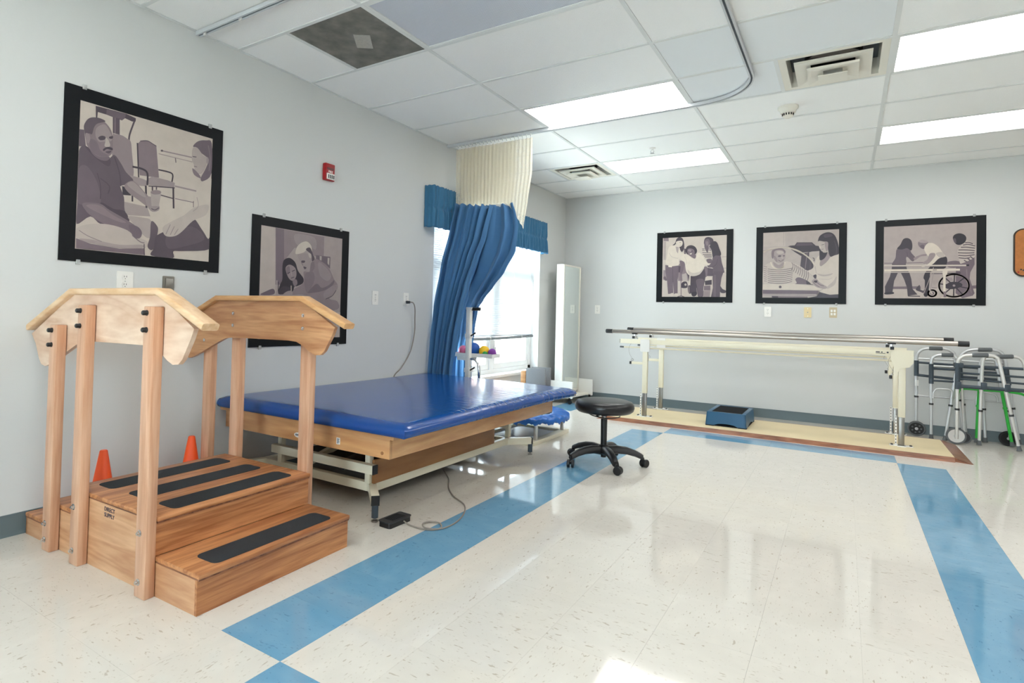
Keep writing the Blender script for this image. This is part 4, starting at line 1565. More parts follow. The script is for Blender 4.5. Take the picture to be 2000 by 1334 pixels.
mat('sticker_white', (232, 232, 228), 0.4)
mat('sticker_ink', (44, 50, 66), 0.5)
stk = MB().box(1.030, 1.056, AY0 - 0.001, AY0 + 0.001, 0.393, 0.428).build('sticker', 'sticker_white', mt, smooth=0)
mb = MB()
for k in range(5):
    mb.box(1.034, 1.034 + (0.012, 0.018, 0.017, 0.015, 0.018)[k], AY0 - 0.0016, AY0 - 0.001, 0.398 + 0.0055 * k, 0.401 + 0.0055 * k)
mb.build('sticker_print', 'sticker_ink', stk, smooth=0, solid=False)
stk = MB().prism([(0.73 + 0.034 * math.cos(a * PI / 10), 0.400 + 0.014 * math.sin(a * PI / 10)) for a in range(20)], 'xz', AY0 - 0.0012, AY0).build('oval_sticker', 'sticker_white', mt, smooth=0)
mb = MB()
for k in range(5):
    mb.box(0.708 + 0.009 * k, 0.714 + 0.009 * k, AY0 - 0.0018, AY0 - 0.0012, 0.395, 0.406)
mb.build('sticker_print', 'sticker_ink', stk, smooth=0, solid=False)
MB().lathe([(0.009, 0.0), (0.009, -0.002), (0.001, -0.002)], (1.352, AY0, 0.392), 16, 'y').build('bolt_cover', 'brown_board', mt)
# welded steel base
BX = 1.10
MB().box(BX - 0.04, BX, 2.44, 4.02, 0.095, 0.145, 0.004).build('base_rail', 'cream_enamel', mt)
MB().box(0.14, 0.18, 2.44, 4.02, 0.095, 0.145, 0.004).build('base_rail', 'cream_enamel', mt)
MB().box(0.18, BX - 0.04, 2.44, 2.48, 0.095, 0.145, 0.004).build('base_cross_rail', 'cream_enamel', mt)
MB().box(0.18, BX - 0.04, 3.98, 4.02, 0.095, 0.145, 0.004).build('base_cross_rail', 'cream_enamel', mt)
ub = MB().box(0.30, 1.145, 2.385, 2.425, 0.212, 0.262, 0.003).build('lift_bar', 'cream_enamel', mt)
MB().box(1.145, 1.15, 2.385, 2.425, 0.212, 0.262).build('end_cap', 'black_plastic', ub, smooth=0)
ub = MB().box(0.30, 1.09, 4.02, 4.06, 0.212, 0.262, 0.003).build('lift_bar', 'cream_enamel', mt)
for x in (0.33, BX - 0.03):
    for y in (2.43, 4.03):
        MB().box(x - 0.018, x + 0.018, y - 0.004, y + 0.03, 0.145, 0.37, 0.003).build('upright', 'cream_enamel', mt)
for x in (0.42, 0.98):
    MB().bar((x, 2.55, 0.12), (x, 3.5, 0.36), 0.03, 0.04).build('scissor_arm', 'cream_enamel', mt, smooth=0)
    MB().bar((x + 0.04, 3.9, 0.12), (x + 0.04, 2.95, 0.36), 0.03, 0.04).build('scissor_arm', 'cream_enamel', mt, smooth=0)
MB().cyl((0.7, 2.6, 0.15), (0.7, 3.3, 0.26), 0.03).build('lift_actuator', 'dark_grey', mt)
MB().box(0.2, BX - 0.06, 2.62, 3.9, 0.15, 0.158).build('base_pan', 'black_matte', mt, smooth=0)
MB().box(BX - 0.006, BX + 0.012, 2.44, 3.76, 0.146, 0.275, 0.001).build('side_board', 'brown_board', mt)
# outriggers and levelling feet
for x, y, sx, sy in ((1.235, 2.315, 1, -1), (1.205, 4.17, 1, 1), (0.10, 2.33, -1, -1), (0.10, 4.17, -1, 1)):
    xb = BX - 0.02 if sx > 0 else 0.16
    yb = 2.46 if sy < 0 else 4.0
    og = MB()
    og.bar((xb, yb, 0.118), (x, y, 0.112), 0.042, 0.05)
    oo = og.build('outrigger', 'cream_enamel', mt, smooth=0)
    MB().bar((x + 0.012 * sx * 0.6, y + 0.012 * sy * 0.6, 0.112), (x + 0.016 * sx * 0.6, y + 0.016 * sy * 0.6, 0.112), 0.044, 0.052).build('end_cap', 'black_plastic', oo, smooth=0)
    fo = MB().cyl((x, y, 0.087), (x, y, 0.022), 0.018, n=16).build('foot', 'slate_plastic', mt)
    MB().lathe([(0.001, 0.0), (0.018, 0.0), (0.018, 0.008), (0.006, 0.011), (0.006, 0.024), (0.001, 0.024)], (x, y, 0), 18).build('levelling_pad', 'steel_brushed', fo)

# ---- foot pedal with its coiled cord
fp_ = thing('foot_pedal', 'black metal foot pedal on the floor with a curled grey cord', 'pedal', (1.31, 2.36, 0))
pc = Matrix.Translation((1.335, 2.36, 0)) @ Matrix.Rotation(math.radians(-2), 4, 'Z')
MB().prism(rrect(-0.04, 0.04, -0.082, 0.082, 0.012), 'xy', 0.0, 0.022).xf(pc).build('pedal_base', 'black_plastic', fp_)
mb = MB().prism(rrect(-0.043, 0.043, -0.086, 0.086, 0.012), 'xy', 0.027, 0.032)
mb.prism(rrect(-0.039, 0.039, -0.08, 0.08, 0.01), 'xy', 0.022, 0.027)
mb.xf(pc).build('pedal_plate', 'dark_grey', fp_)
mb = MB()
for k in range(6):
    mb.box(-0.028 + 0.01 * k, -0.024 + 0.01 * k, -0.05, 0.05, 0.032, 0.0335)
mb.xf(pc).build('pedal_ribs', 'black_matte', fp_, smooth=0, solid=False)
cpts = [(1.372, 2.385, 0.014), (1.42, 2.375, 0.006), (1.49, 2.372, 0.005), (1.55, 2.39, 0.005), (1.572, 2.44, 0.005), (1.53, 2.49, 0.006),
        (1.475, 2.47, 0.008), (1.475, 2.415, 0.011), (1.525, 2.375, 0.014), (1.58, 2.43, 0.006), (1.59, 2.55, 0.005), (1.545, 2.70, 0.005), (1.464, 2.821, 0.005),
        (1.33, 2.91, 0.005), (1.21, 3.03, 0.005), (1.10, 3.19, 0.005), (0.98, 3.30, 0.02), (0.88, 3.36, 0.10), (0.84, 3.38, 0.14)]
MB().tube(catmull(cpts, 6), 0.004, 8).build('cord', 'cord_grey', fp_)

# ---- power cord plugged in the wall
pc_ = thing('power_cord', 'grey power cord hanging from the wall outlet down behind the table', 'cord', (0.03, 4.04, 1.20))
MB().cyl((0.012, 4.035, 1.20), (0.045, 4.045, 1.20), 0.014, 0.011).build('plug', 'dark_grey', pc_)
MB().tube(catmull([(0.045, 4.045, 1.20), (0.06, 4.07, 1.195), (0.05, 4.11, 1.15), (0.03, 4.14, 1.05), (0.025, 4.145, 0.93), (0.02, 4.10, 0.76), (0.012, 3.99, 0.62), (0.006, 3.90, 0.55), (0.007, 3.86, 0.42), (0.012, 3.85, 0.2)], 6), 0.005, 8).build('cable', 'cord_grey', pc_)

# ================================================================== STOOL
sx, sy = 1.78, 4.25
so_ = thing('rolling_stool', 'black padded rolling stool on a five star caster base', 'stool', (sx, sy, 0))
mat('black_leather', (24, 25, 28), 0.3, spec=0.5, bump=(180, 0.06))
R_ = 0.2
MB().lathe([(0.001, 0.392), (0.16, 0.392), (0.195, 0.396), (0.213, 0.411), (0.22, 0.434), (0.217, 0.456), (0.203, 0.473), (0.176, 0.482), (0.09, 0.486), (0.001, 0.487)], (sx, sy, 0), 48).build('seat', 'black_leather', so_, smooth=60)
MB().tube([(sx + 0.115 * math.cos(a * PI / 20), sy + 0.115 * math.sin(a * PI / 20), 0.375 + 0.01 * math.sin(a * PI / 20 - 1)) for a in range(40)], 0.004, 8, closed=True).build('height_ring', 'black_plastic', so_)
mb = MB()
for a in (0.4, 0.4 + 2.1, 0.4 + 4.2):
    mb.bar((sx, sy, 0.388), (sx + 0.115 * math.cos(a), sy + 0.115 * math.sin(a), 0.377), 0.02, 0.006)
mb.build('ring_bracket', 'black_plastic', so_, smooth=0, solid=False)
MB().cyl((sx, sy, 0.36), (sx, sy, 0.40), 0.022).build('seat_hub', 'black_plastic', so_)
MB().cyl((sx, sy, 0.33), (sx, sy, 0.365), 0.012).build('gas_piston', 'chrome', so_)
MB().lathe([(0.001, 0.055), (0.019, 0.055), (0.022, 0.1), (0.024, 0.342), (0.016, 0.344), (0.001, 0.344)], (sx, sy, 0), 24).build('column', 'black_plastic', so_)
MB().lathe([(0.03, 0.085), (0.045, 0.09), (0.045, 0.135), (0.03, 0.148)], (sx, sy, 0), 24).build('base_hub', 'black_plastic', so_)
for k in range(5):
    a = math.radians(-125 + 72 * k)
    c_, s_ = math.cos(a), math.sin(a)
    prf = [(0.03, 0.108, 0.034, 0.062), (0.10, 0.119, 0.031, 0.056), (0.17, 0.115, 0.028, 0.05), (0.23, 0.100, 0.026, 0.044), (0.27, 0.083, 0.025, 0.04), (0.288, 0.074, 0.024, 0.036)]
    vs, fs = [], []
    for r, z, hw, hh in prf:
        for p, q in ((-1, -0.6), (-0.6, -1), (0.6, -1), (1, -0.6), (0.8, 0.7), (0.45, 1), (-0.45, 1), (-0.8, 0.7)):
            vs.append((sx + r * c_ - p * hw * s_, sy + r * s_ + p * hw * c_, z + q * hh / 2))
    n = 8
    for i in range(len(prf) - 1):
        for q in range(n):
            fs.append((i * n + q, i * n + (q + 1) % n, (i + 1) * n + (q + 1) % n, (i + 1) * n + q))
    fs += [tuple(range(n - 1, -1, -1)), tuple((len(prf) - 1) * n + q for q in range(n))]
    lg = MB().add(vs, fs).build('leg', 'black_plastic', so_, smooth=50)
    cx_, cy_ = sx + 0.285 * c_, sy + 0.285 * s_
    ca = a + 0.9
    dx, dy = math.cos(ca), math.sin(ca)
    mb = MB()
    for s in (-1, 1):
        ox, oy = cx_ + 0.018 * dx, cy_ + 0.018 * dy
        pw = [(0.001, -0.010), (0.026, -0.010), (0.030, -0.006), (0.030, 0.006), (0.026, 0.010), (0.001, 0.010)]
        w_ = MB().lathe(pw, (0, 0, 0), 20, 'x')
        w_.xf(Matrix.Translation((ox - dy * 0.0155 * s, oy + dx * 0.0155 * s, 0.0305)) @ Matrix.Rotation(ca + PI / 2, 4, 'Z'))
        mb.add(w_.v, w_.f)
    mb.cyl((cx_, cy_, 0.03), (cx_, cy_, 0.075), 0.01)
    mb.bar((cx_, cy_, 0.045), (cx_ + 0.02 * dx, cy_ + 0.02 * dy, 0.033), 0.018, 0.02)
    mb.build('caster', 'black_plastic', lg)

# ================================================================== PARALLEL BARS ON THEIR PLATFORM
pl = thing('bar_platform', 'low tan platform with brown wooden ramp edges under the parallel bars', 'platform', (2.59, 6.65, 0))
PX0, PX1, PY0, PY1, PZ = 1.13, 4.055, 6.18, 7.04, 0.035
MB().box(PX0, PX1, PY0, PY1, 0.0, PZ).build('deck', 'platform_vinyl', pl, smooth=0)
MB().add([(PX0, PY0 - 0.045, 0), (PX1, PY0 - 0.045, 0), (PX1, PY0, 0), (PX0, PY0, 0), (PX0, PY0 - 0.012, PZ), (PX1, PY0 - 0.012, PZ), (PX1, PY0, PZ), (PX0, PY0, PZ)],
         [(0, 3, 2, 1), (4, 5, 6, 7), (0, 1, 5, 4), (1, 2, 6, 5), (2, 3, 7, 6), (3, 0, 4, 7)]).build('front_edging', 'ramp_wood', pl, smooth=0)
MB().box(PX0, PX1, PY1, PY1 + 0.02, 0, PZ).build('back_edging', 'ramp_wood', pl, smooth=0)
for xe, s in ((PX1, 1), (PX0, -1)):
    MB().add([(xe, PY0 - 0.012, 0), (xe + 0.115 * s, PY0 - 0.045, 0), (xe + 0.115 * s, PY1 + 0.02, 0), (xe, PY1 + 0.02, 0), (xe, PY0 - 0.012, PZ), (xe, PY1 + 0.02, PZ)],
             [(0, 1, 2, 3), (0, 4, 1), (4, 5, 2, 1), (5, 3, 2), (0, 3, 5, 4)]).build('ramp', 'ramp_wood', pl, smooth=0)

pb = thing('parallel_bars', 'long steel parallel bars on cream adjustable uprights over the platform', 'parallel bars', (2.59, 6.765, PZ))
for yb, x0, x1, bdx in ((6.43, 1.009, 4.175, 0.0), (7.10, 1.045, 4.155, 0.0)):
    bz = 0.958 if yb < 6.6 else 0.975
    hb = MB().cyl((x0 + 0.03, yb, bz), (x1 - 0.03, yb, bz), 0.021, n=24).build('hand_bar', 'bar_steel', pb)
    for xa, xb in ((x0, x0 + 0.075), (x1 - 0.075, x1)):
        MB().lathe([(0.001, xa), (0.021, xa), (0.0235, xa + 0.003), (0.0235, xb)], (0, yb, bz), 24, 'x').build('end_cap', 'black_plastic', hb)
    # side beam with rods
    MB().box(1.18, 3.80, yb - 0.02, yb + 0.02, 0.828, 0.878, 0.003).build('side_beam', 'cream_enamel', pb)
    rd = MB().cyl((1.185, yb + 0.03, 0.785), (3.70, yb + 0.03, 0.785), 0.0085).build('width_rod', 'cream_enamel', pb)
    MB().cyl((1.165, yb + 0.03, 0.785), (1.21, yb + 0.03, 0.785), 0.0095).build('rod_tip', 'grey_rubber', rd)
    MB().box(1.176, 1.18, yb - 0.018, yb + 0.018, 0.832, 0.874).build('beam_cap', 'black_plastic', pb, smooth=0)
    MB().box(3.80, 3.804, yb - 0.018, yb + 0.018, 0.832, 0.874).build('beam_cap', 'black_plastic', pb, smooth=0)
    for px_, s in ((1.46, -1), (3.722, 1)):
        up = MB().box(px_ - 0.026, px_ + 0.026, yb - 0.024, yb + 0.024, 0.29, 0.83, 0.004).build('upright', 'cream_enamel', pb)
        MB().box(px_ - 0.021, px_ + 0.021, yb - 0.02, yb + 0.02, PZ + 0.006, 0.30, 0.003).build('inner_post', 'steel_brushed', pb)
        hs = MB()
        hs.box(px_ - 0.047, px_ - 0.033, yb - 0.012, yb - 0.006, PZ + 0.006, 0.30)
        hp = hs.build('height_strip', 'white_enamel', pb, smooth=0)
        hs = MB()
        for k in range(9):
            zz = PZ + 0.03 + 0.028 * k
            hs.cyl((px_ - 0.040, yb - 0.0125, zz), (px_ - 0.040, yb - 0.0118, zz), 0.0045, n=8)
        hs.build('height_holes', 'black_matte', hp, smooth=0, solid=False)
        # gusset plate below the beam
        if s < 0:
            MB().prism(rrect(px_ - 0.05, px_ + 0.05, 0.745, 0.882, 0.014), 'xz', yb - 0.032, yb - 0.024).build('gusset_plate', 'white_enamel', pb)
        else:
            MB().prism([(px_ - 0.085, 0.885), (px_ + 0.08, 0.885), (px_ + 0.08, 0.775), (px_ + 0.05, 0.735), (px_ - 0.02, 0.72), (px_ - 0.05, 0.60), (px_ - 0.065, 0.60), (px_ - 0.06, 0.74), (px_ - 0.085, 0.80)], 'xz', yb - 0.032, yb - 0.024).build('gusset_plate', 'cream_enamel', pb, smooth=0)
        # bar carrier: square tube, clamp and stub
        cxx = px_ - 0.12 if s < 0 else px_ - 0.075
        ct = MB().box(cxx - 0.013, cxx + 0.013, yb - 0.05, yb + 0.05, 0.886, 0.912, 0.002).build('bar_carrier', 'aluminium', pb)
        MB().box(cxx - 0.014, cxx + 0.014, yb - 0.054, yb - 0.05, 0.885, 0.913).build('carrier_cap', 'black_plastic', ct, smooth=0)
        MB().cyl((cxx, yb, 0.91), (cxx, yb, bz - 0.015), 0.011).build('carrier_stem', 'chrome', ct)
        MB().box(cxx - 0.03, cxx + 0.03, yb - 0.02, yb + 0.02, bz - 0.026, bz - 0.012, 0.004).build('bar_saddle', 'black_plastic', ct)
        # lower release stub with knob
        lx = px_ - 0.15 if s < 0 else px_ - 0.07
        z_ = 0.615 if s < 0 else 0.64
        ls = MB().box(min(lx, px_ - 0.026), px_ - 0.026, yb - 0.013, yb + 0.013, z_ - 0.014, z_ + 0.014, 0.002).build('release_stub', 'cream_enamel', pb)
        MB().box(lx - 0.022, lx, yb - 0.0145, yb + 0.0145, z_ - 0.0155, z_ + 0.0155, 0.003).build('stub_cap', 'black_plastic', ls)
        MB().tube([(lx + 0.012 + 0.012 * math.cos(a * PI / 8), yb - 0.02, z_ + 0.034 + 0.012 * math.sin(a * PI / 8)) for a in range(16)], 0.002, 6, closed=True).build('pull_ring', 'chrome', ls)
        MB().tube(catmull([(lx + 0.012, yb - 0.02, z_ + 0.046), (lx - 0.02, yb - 0.02, z_ + 0.10), (lx - 0.03, yb - 0.015, 0.78), (lx - 0.01, yb, 0.83)], 5), 0.0012, 5).build('release_wire', 'cord_grey', ls)
        # base flange
        fl = MB()
        fl.box(px_ - 0.085, px_ + 0.085, yb - 0.028, yb + 0.028, PZ, PZ + 0.007, 0.002)
        fl.box(px_ - 0.03, px_ + 0.03, yb - 0.06, yb + 0.06, PZ, PZ + 0.007, 0.002)
        fo = fl.build('base_flange', 'white_enamel', pb, smooth=0)
        for dx, dy in ((-0.068, -0.012), (0.068, -0.012), (-0.068, 0.012), (0.068, 0.012)):
            MB().lathe([(0.009, 0.0), (0.009, 0.007), (0.001, 0.009)], (px_ + dx, yb + dy, PZ + 0.007), 10).build('flange_bolt', 'dark_grey', fo)
mb = MB()
for k, w in enumerate((0.03, 0.01, 0.014)):
    mb.box(3.53 + 0.04 * k, 3.53 + 0.04 * k + w, 6.4085, 6.4095, 0.856 - 0.002 * k, 0.864)
mb.box(3.53, 3.60, 6.4085, 6.4095, 0.846, 0.850)
mb.build('maker_mark', 'sticker_ink', pb, smooth=0, solid=False)

# ---- blue step box
sb = thing('step_box', 'blue plastic step box with a black ribbed top on the tan platform', 'step', (2.3, 6.62, PZ))
mat('step_blue', (18, 82, 120), 0.36)
mat('step_rubber', (44, 48, 52), 0.8, bump=(40, 0.3))
bx0, bx1, by0, by1, bh = 2.108, 2.492, 6.335, 6.93, 0.142


def step_side(w0, w1, fixed, axis, tin, nrm):
    """tapered wall with an arched cut-out"""
    n = 24
    top, bot = [], []
    for k in range(n + 1):
        t = k / n
        arch = max(0.0, 1 - ((t - 0.5) / 0.27) ** 2) ** 0.5 * 0.034
        bot.append((t, PZ + 0.012 + arch))
        top.append((t, PZ + bh))
    return bot, top


mb = MB()
inset = 0.011
for side in range(4):
    n = 24
    cor_b = [(bx0, by0), (bx1, by0), (bx1, by1), (bx0, by1)]
    cor_t = [(bx0 + inset, by0 + inset), (bx1 - inset, by0 + inset), (bx1 - inset, by1 - inset), (bx0 + inset, by1 - inset)]
    a, c = cor_b[side], cor_b[(side + 1) % 4]
    a2, c2 = cor_t[side], cor_t[(side + 1) % 4]
    ctr = ((bx0 + bx1) / 2, (by0 + by1) / 2)
    vs, fs = [], []
    for k in range(n + 1):
        t = k / n
        e = 1 - ((t - 0.5) / 0.26) ** 2
        arch = 0.020 * math.sqrt(e) if e > 0 else 0.0
        zb = PZ + 0.010 + arch
        for th in (0.0, 0.012):
            for z in (zb, PZ + bh - 0.006):
                f_ = (z - PZ) / bh
                px_ = a[0] + (c[0] - a[0]) * t + ((a2[0] + (c2[0] - a2[0]) * t) - (a[0] + (c[0] - a[0]) * t)) * f_
                py_ = a[1] + (c[1] - a[1]) * t + ((a2[1] + (c2[1] - a2[1]) * t) - (a[1] + (c[1] - a[1]) * t)) * f_
                d = Vector((ctr[0] - px_, ctr[1] - py_))
                nx_ = (0, -1, 0, 1)[side]
                ny_ = (1, 0, -1, 0)[side]
                vs.append((px_ + nx_ * th, py_ + ny_ * th, z))
    for k in range(n):
        o0, o1 = k * 4, (k + 1) * 4
        fs += [(o0, o1, o1 + 1, o0 + 1), (o0 + 2, o0 + 3, o1 + 3, o1 + 2), (o0, o0 + 2, o1 + 2, o1), (o0 + 1, o1 + 1, o1 + 3, o0 + 3)]
    fs += [(0, 1, 3, 2), (n * 4, n * 4 + 2, n * 4 + 3, n * 4 + 1)]
    mb.add(vs, fs)
mb.build('side_wall', 'step_blue', sb, smooth=30, solid=False)
rim = MB()
ti = 0.045
rim.box(bx0 + inset, bx1 - inset, by0 + inset, by0 + ti, PZ + bh - 0.012, PZ + bh, 0.004)
rim.box(bx0 + inset, bx1 - inset, by1 - ti, by1 - inset, PZ + bh - 0.012, PZ + bh, 0.004)
rim.box(bx0 + inset, bx0 + ti + 0.004, by0 + ti, by1 - ti, PZ + bh - 0.012, PZ + bh, 0.004)
rim.box(bx1 - ti - 0.004, bx1 - inset, by0 + ti, by1 - ti, PZ + bh - 0.012, PZ + bh, 0.004)
rim.build('top_rim', 'step_blue', sb, smooth=40)
MB().box(bx0 + ti, bx1 - ti, by0 + ti, by1 - ti, PZ + bh - 0.02, PZ + bh - 0.004).build('tread_pad', 'step_rubber', sb, smooth=0)
mb = MB()
for k in range(20):
    yy = by0 + ti + 0.012 + k * (by1 - by0 - 2 * ti - 0.02) / 19
    mb.box(bx0 + ti + 0.008, bx1 - ti - 0.008, yy - 0.004, yy + 0.004, PZ + bh - 0.004, PZ + bh - 0.001)
ro = mb.build('tread_ribs', 'black_matte', sb, smooth=0, solid=False)
ro['kind'] = 'stuff'
MB().box(bx0 + 0.004, bx1 - 0.004, by0 + 0.004, by1 - 0.004, PZ + 0.004, PZ + 0.010).build('base_plate', 'black_matte', sb, smooth=0)
for fx_, fy_ in ((bx0 + 0.04, by0 + 0.03), (bx1 - 0.04, by0 + 0.03), (bx0 + 0.04, by1 - 0.03), (bx1 - 0.04, by1 - 0.03)):
    MB().box(fx_ - 0.04, fx_ + 0.04, fy_ - 0.028, fy_ + 0.028, PZ, PZ + 0.014, 0.003).build('foot_pad', 'black_matte', sb)

# ================================================================== WALKERS BY THE BACK WALL
def resamp(ctrl, n=8):
    return catmull(ctrl, n)


def wheel(parent, x, y, z, r, mt_tyre, mt_hub, w=0.024, spokes=0):
    pr = [(r * 0.80, -w / 2), (r * 0.95, -w / 2), (r, -w / 4), (r, w / 4), (r * 0.95, w / 2), (r * 0.80, w / 2), (r * 0.80, -w / 2)]
    wo = MB().lathe(pr, (x, y, z), 36, 'y', caps=False).build('wheel', mt_tyre, parent)
    MB().lathe([(0.001, -w * 0.42), (r * 0.2, -w * 0.42), (r * 0.24, -w * 0.3), (r * 0.81, -w * 0.3), (r * 0.81, w * 0.3), (0.001, w * 0.3)], (x, y, z), 32, 'y').build('hub', mt_hub, wo)
    MB().lathe([(0.001, -w * 0.55), (r * 0.17, -w * 0.55), (r * 0.2, -w * 0.4), (0.001, -w * 0.39)], (x, y, z), 16, 'y').build('axle_cap', 'aluminium', wo)
    if spokes:
        for k in range(spokes):
            a = 2 * PI * k / spokes
            MB().lathe([(0.001, -w * 0.36), (r * 0.11, -w * 0.36), (r * 0.11, -w * 0.29)], (x + r * 0.5 * math.cos(a), y, z + r * 0.5 * math.sin(a)), 10, 'y').build('hub_hole', 'grey_rubber', wo)


def leg_bits(parent, a, b_, coll, legm, tip=True, col_m='dark_grey'):
    """lower telescoping leg from point a (top) to b (bottom)"""
    a, b_ = Vector(a), Vector(b_)
    MB().cyl(a, b_, 0.0125, n=14).build('leg', legm, parent)
    d = (b_ - a).normalized()
    for t in coll:
        p = a + (b_ - a) * t
        MB().cyl(p - d * 0.009, p + d * 0.009, 0.0178, n=14).build('leg_collar', col_m, parent)
    if tip:
        MB().tube([b_ - d * 0.035, b_ - d * 0.004, b_ + d * 0.008], [0.0155, 0.017, 0.0205], 16).build('rubber_tip', 'grey_rubber', parent)


def u_frame(parent, y, lb, ls, tl, tr, rs, rb, grip, up_m='aluminium', low_m='aluminium', sleeve_l=None, sleeve_r=None, split=0.40, tips=(True, True), coll=(0.12,), low_col='dark_grey', lean=0.0):
    """inverted U: left bottom, left shoulder, top left, top right, right shoulder, right bottom (x, z pairs)"""
    def P(q, yy=None):
        return (q[0], y + lean * (0.8 - q[1]), q[1])
    def at(s, b_, z):
        f = (z - s[1]) / (b_[1] - s[1])
        return (s[0] + (b_[0] - s[0]) * f, z)
    la, ra = at(ls, lb, split), at(rs, rb, split)
    ctrl = [la, ls, ((ls[0] * 0.72 + tl[0] * 0.28), ls[1] + (tl[1] - ls[1]) * 0.75), tl, tr, ((rs[0] * 0.72 + tr[0] * 0.28), rs[1] + (tr[1] - rs[1]) * 0.75), rs, ra]
    pts = catmull([P(q) for q in ctrl], 8)
    MB().tube(pts, 0.0145, 12).build('side_frame', up_m, parent)
    if grip:
        MB().tube([P((grip[0], tl[1])), P((grip[0] + 0.006, tl[1])), P((grip[1] - 0.006, tr[1])), P((grip[1], tr[1]))], [0.016, 0.0195, 0.0195, 0.016], 16).build('hand_grip', 'grey_rubber', parent)
    leg_bits(parent, P(la), P(lb), coll, low_m, tips[0], low_col)
    leg_bits(parent, P(ra), P(rb), coll, low_m, tips[1], low_col)
    for sl, s_, b_ in ((sleeve_l, ls, lb), (sleeve_r, rs, rb)):
        if sl:
            MB().cyl(P(at(s_, b_, sl[0])), P(at(s_, b_, sl[1])), 0.0195, n=16).build('fold_sleeve', 'slate_plastic', parent)


def x_bar(parent, y, x0, z0, x1, z1, r, m, name='cross_bar'):
    MB().cyl((x0, y, z0), (x1, y, z1), r, n=12).build(name, m, parent)


wa = thing('folding_walker', 'aluminium folding walker with a black hubbed wheel next to the bar platform', 'walker', (4.08, 7.3, 0), group='folded walkers along the back wall')
ya_ = 7.385
u_frame(wa, ya_, (3.905, 0.085), (3.902, 0.76), (4.00, 0.882), (4.106, 0.884), (4.20, 0.79), (4.272, 0.02), (4.00, 4.106), sleeve_l=(0.60, 0.755), split=0.42, tips=(False, True), coll=(0.08,))
wheel(wa, 3.905, ya_ - 0.028, 0.075, 0.074, 'grey_rubber', 'black_plastic', spokes=7)
MB().cyl((3.905, ya_, 0.085), (3.905, ya_ - 0.03, 0.078), 0.008).build('axle', 'aluminium', wa)
x_bar(wa, ya_, 3.905, 0.775, 4.20, 0.775, 0.009, 'aluminium')
x_bar(wa, ya_ - 0.004, 3.905, 0.737, 4.20, 0.728, 0.011, 'slate_plastic')
x_bar(wa, ya_ - 0.004, 3.905, 0.61, 4.21, 0.59, 0.013, 'slate_plastic')
x_bar(wa, ya_, 3.905, 0.405, 4.235, 0.40, 0.008, 'aluminium')
yn_ = 7.27
u_frame(wa, yn_, (4.012, 0.012), (4.008, 0.735), (4.075, 0.826), (4.165, 0.828), (4.205, 0.745), (4.118, 0.012), (4.085, 4.175), sleeve_l=(0.54, 0.735), split=0.40, coll=(0.15,))
x_bar(wa, yn_, 4.01, 0.715, 4.20, 0.715, 0.010, 'aluminium')
x_bar(wa, yn_ - 0.003, 4.01, 0.69, 4.195, 0.69, 0.012, 'slate_plastic')
x_bar(wa, yn_ - 0.003, 4.01, 0.572, 4.18, 0.572, 0.010, 'slate_plastic')
MB().tube(catmull([(4.022, yn_ - 0.02, 0.40), (4.024, yn_ - 0.02, 0.45), (4.045, yn_ - 0.02, 0.49), (4.09, yn_ - 0.02, 0.497), (4.15, yn_ - 0.02, 0.495), (4.165, yn_ - 0.02, 0.47), (4.158, yn_ - 0.02, 0.41)], 6), 0.008, 10).build('side_brace', 'aluminium', wa)
MB().box(3.89, 3.92, ya_ - 0.0135, ya_ + 0.0135, 0.50, 0.56).build('leg_label', 'sticker_white', wa, smooth=0)

wb = thing('folding_walker', 'silver folding walker with large pale grey wheels in front of the other walkers', 'walker', (4.4, 7.12, 0), group='folded walkers along the back wall')
yb_ = 7.085
u_frame(wb, yb_, (4.181, 0.055), (4.184, 0.75), (4.275, 0.843), (4.405, 0.848), (4.475, 0.785), (4.612, 0.015), (4.285, 4.40), up_m='alu_satin', low_m='alu_satin', sleeve_l=(0.52, 0.755), split=0.50, tips=(False, True), coll=(0.38,))
wheel(wb, 4.181, yb_ + 0.03, 0.078, 0.077, 'grey_rubber', 'alu_satin')
x_bar(wb, yb_ - 0.002, 4.19, 0.548, 4.70, 0.545, 0.017, 'slate_plastic', 'front_bar')
yb2 = 7.17
u_frame(wb, yb2, (4.352, 0.015), (4.370, 0.735), (4.41, 0.835), (4.585, 0.843), (4.665, 0.74), (4.765, 0.015), (4.45, 4.585), up_m='alu_satin', low_m='alu_satin', split=0.50, coll=(0.36,))
for xx, zz in ((4.370, 0.565), (4.53, 0.56), (4.19, 0.56)):
    MB().box(xx - 0.02, xx + 0.02, yb_ - 0.022, yb_ + 0.022, zz - 0.035, zz + 0.03, 0.004).build('bar_bracket', 'slate_plastic', wb)
for z0, z1, rr in ((0.735, 0.735, 0.012), (0.667, 0.66, 0.010), (0.612, 0.60, 0.009)):
    x_bar(wb, yb2 + 0.006, 4.20, z0, 4.70, z1, rr, 'slate_plastic')
MB().box(4.165, 4.225, yb_ - 0.018, yb2 + 0.02, 0.72, 0.765, 0.005).build('hinge_block', 'slate_plastic', wb)
wheel(wb, 4.255, 7.225, 0.055, 0.054, 'grey_rubber', 'dark_grey')
MB().cyl((4.255, 7.225, 0.055), (4.24, 7.20, 0.30), 0.009).build('leg', 'aluminium', wb)
MB().cyl((4.24, 7.20, 0.30), (4.22, 7.12, 0.56), 0.009).build('leg', 'aluminium', wb)

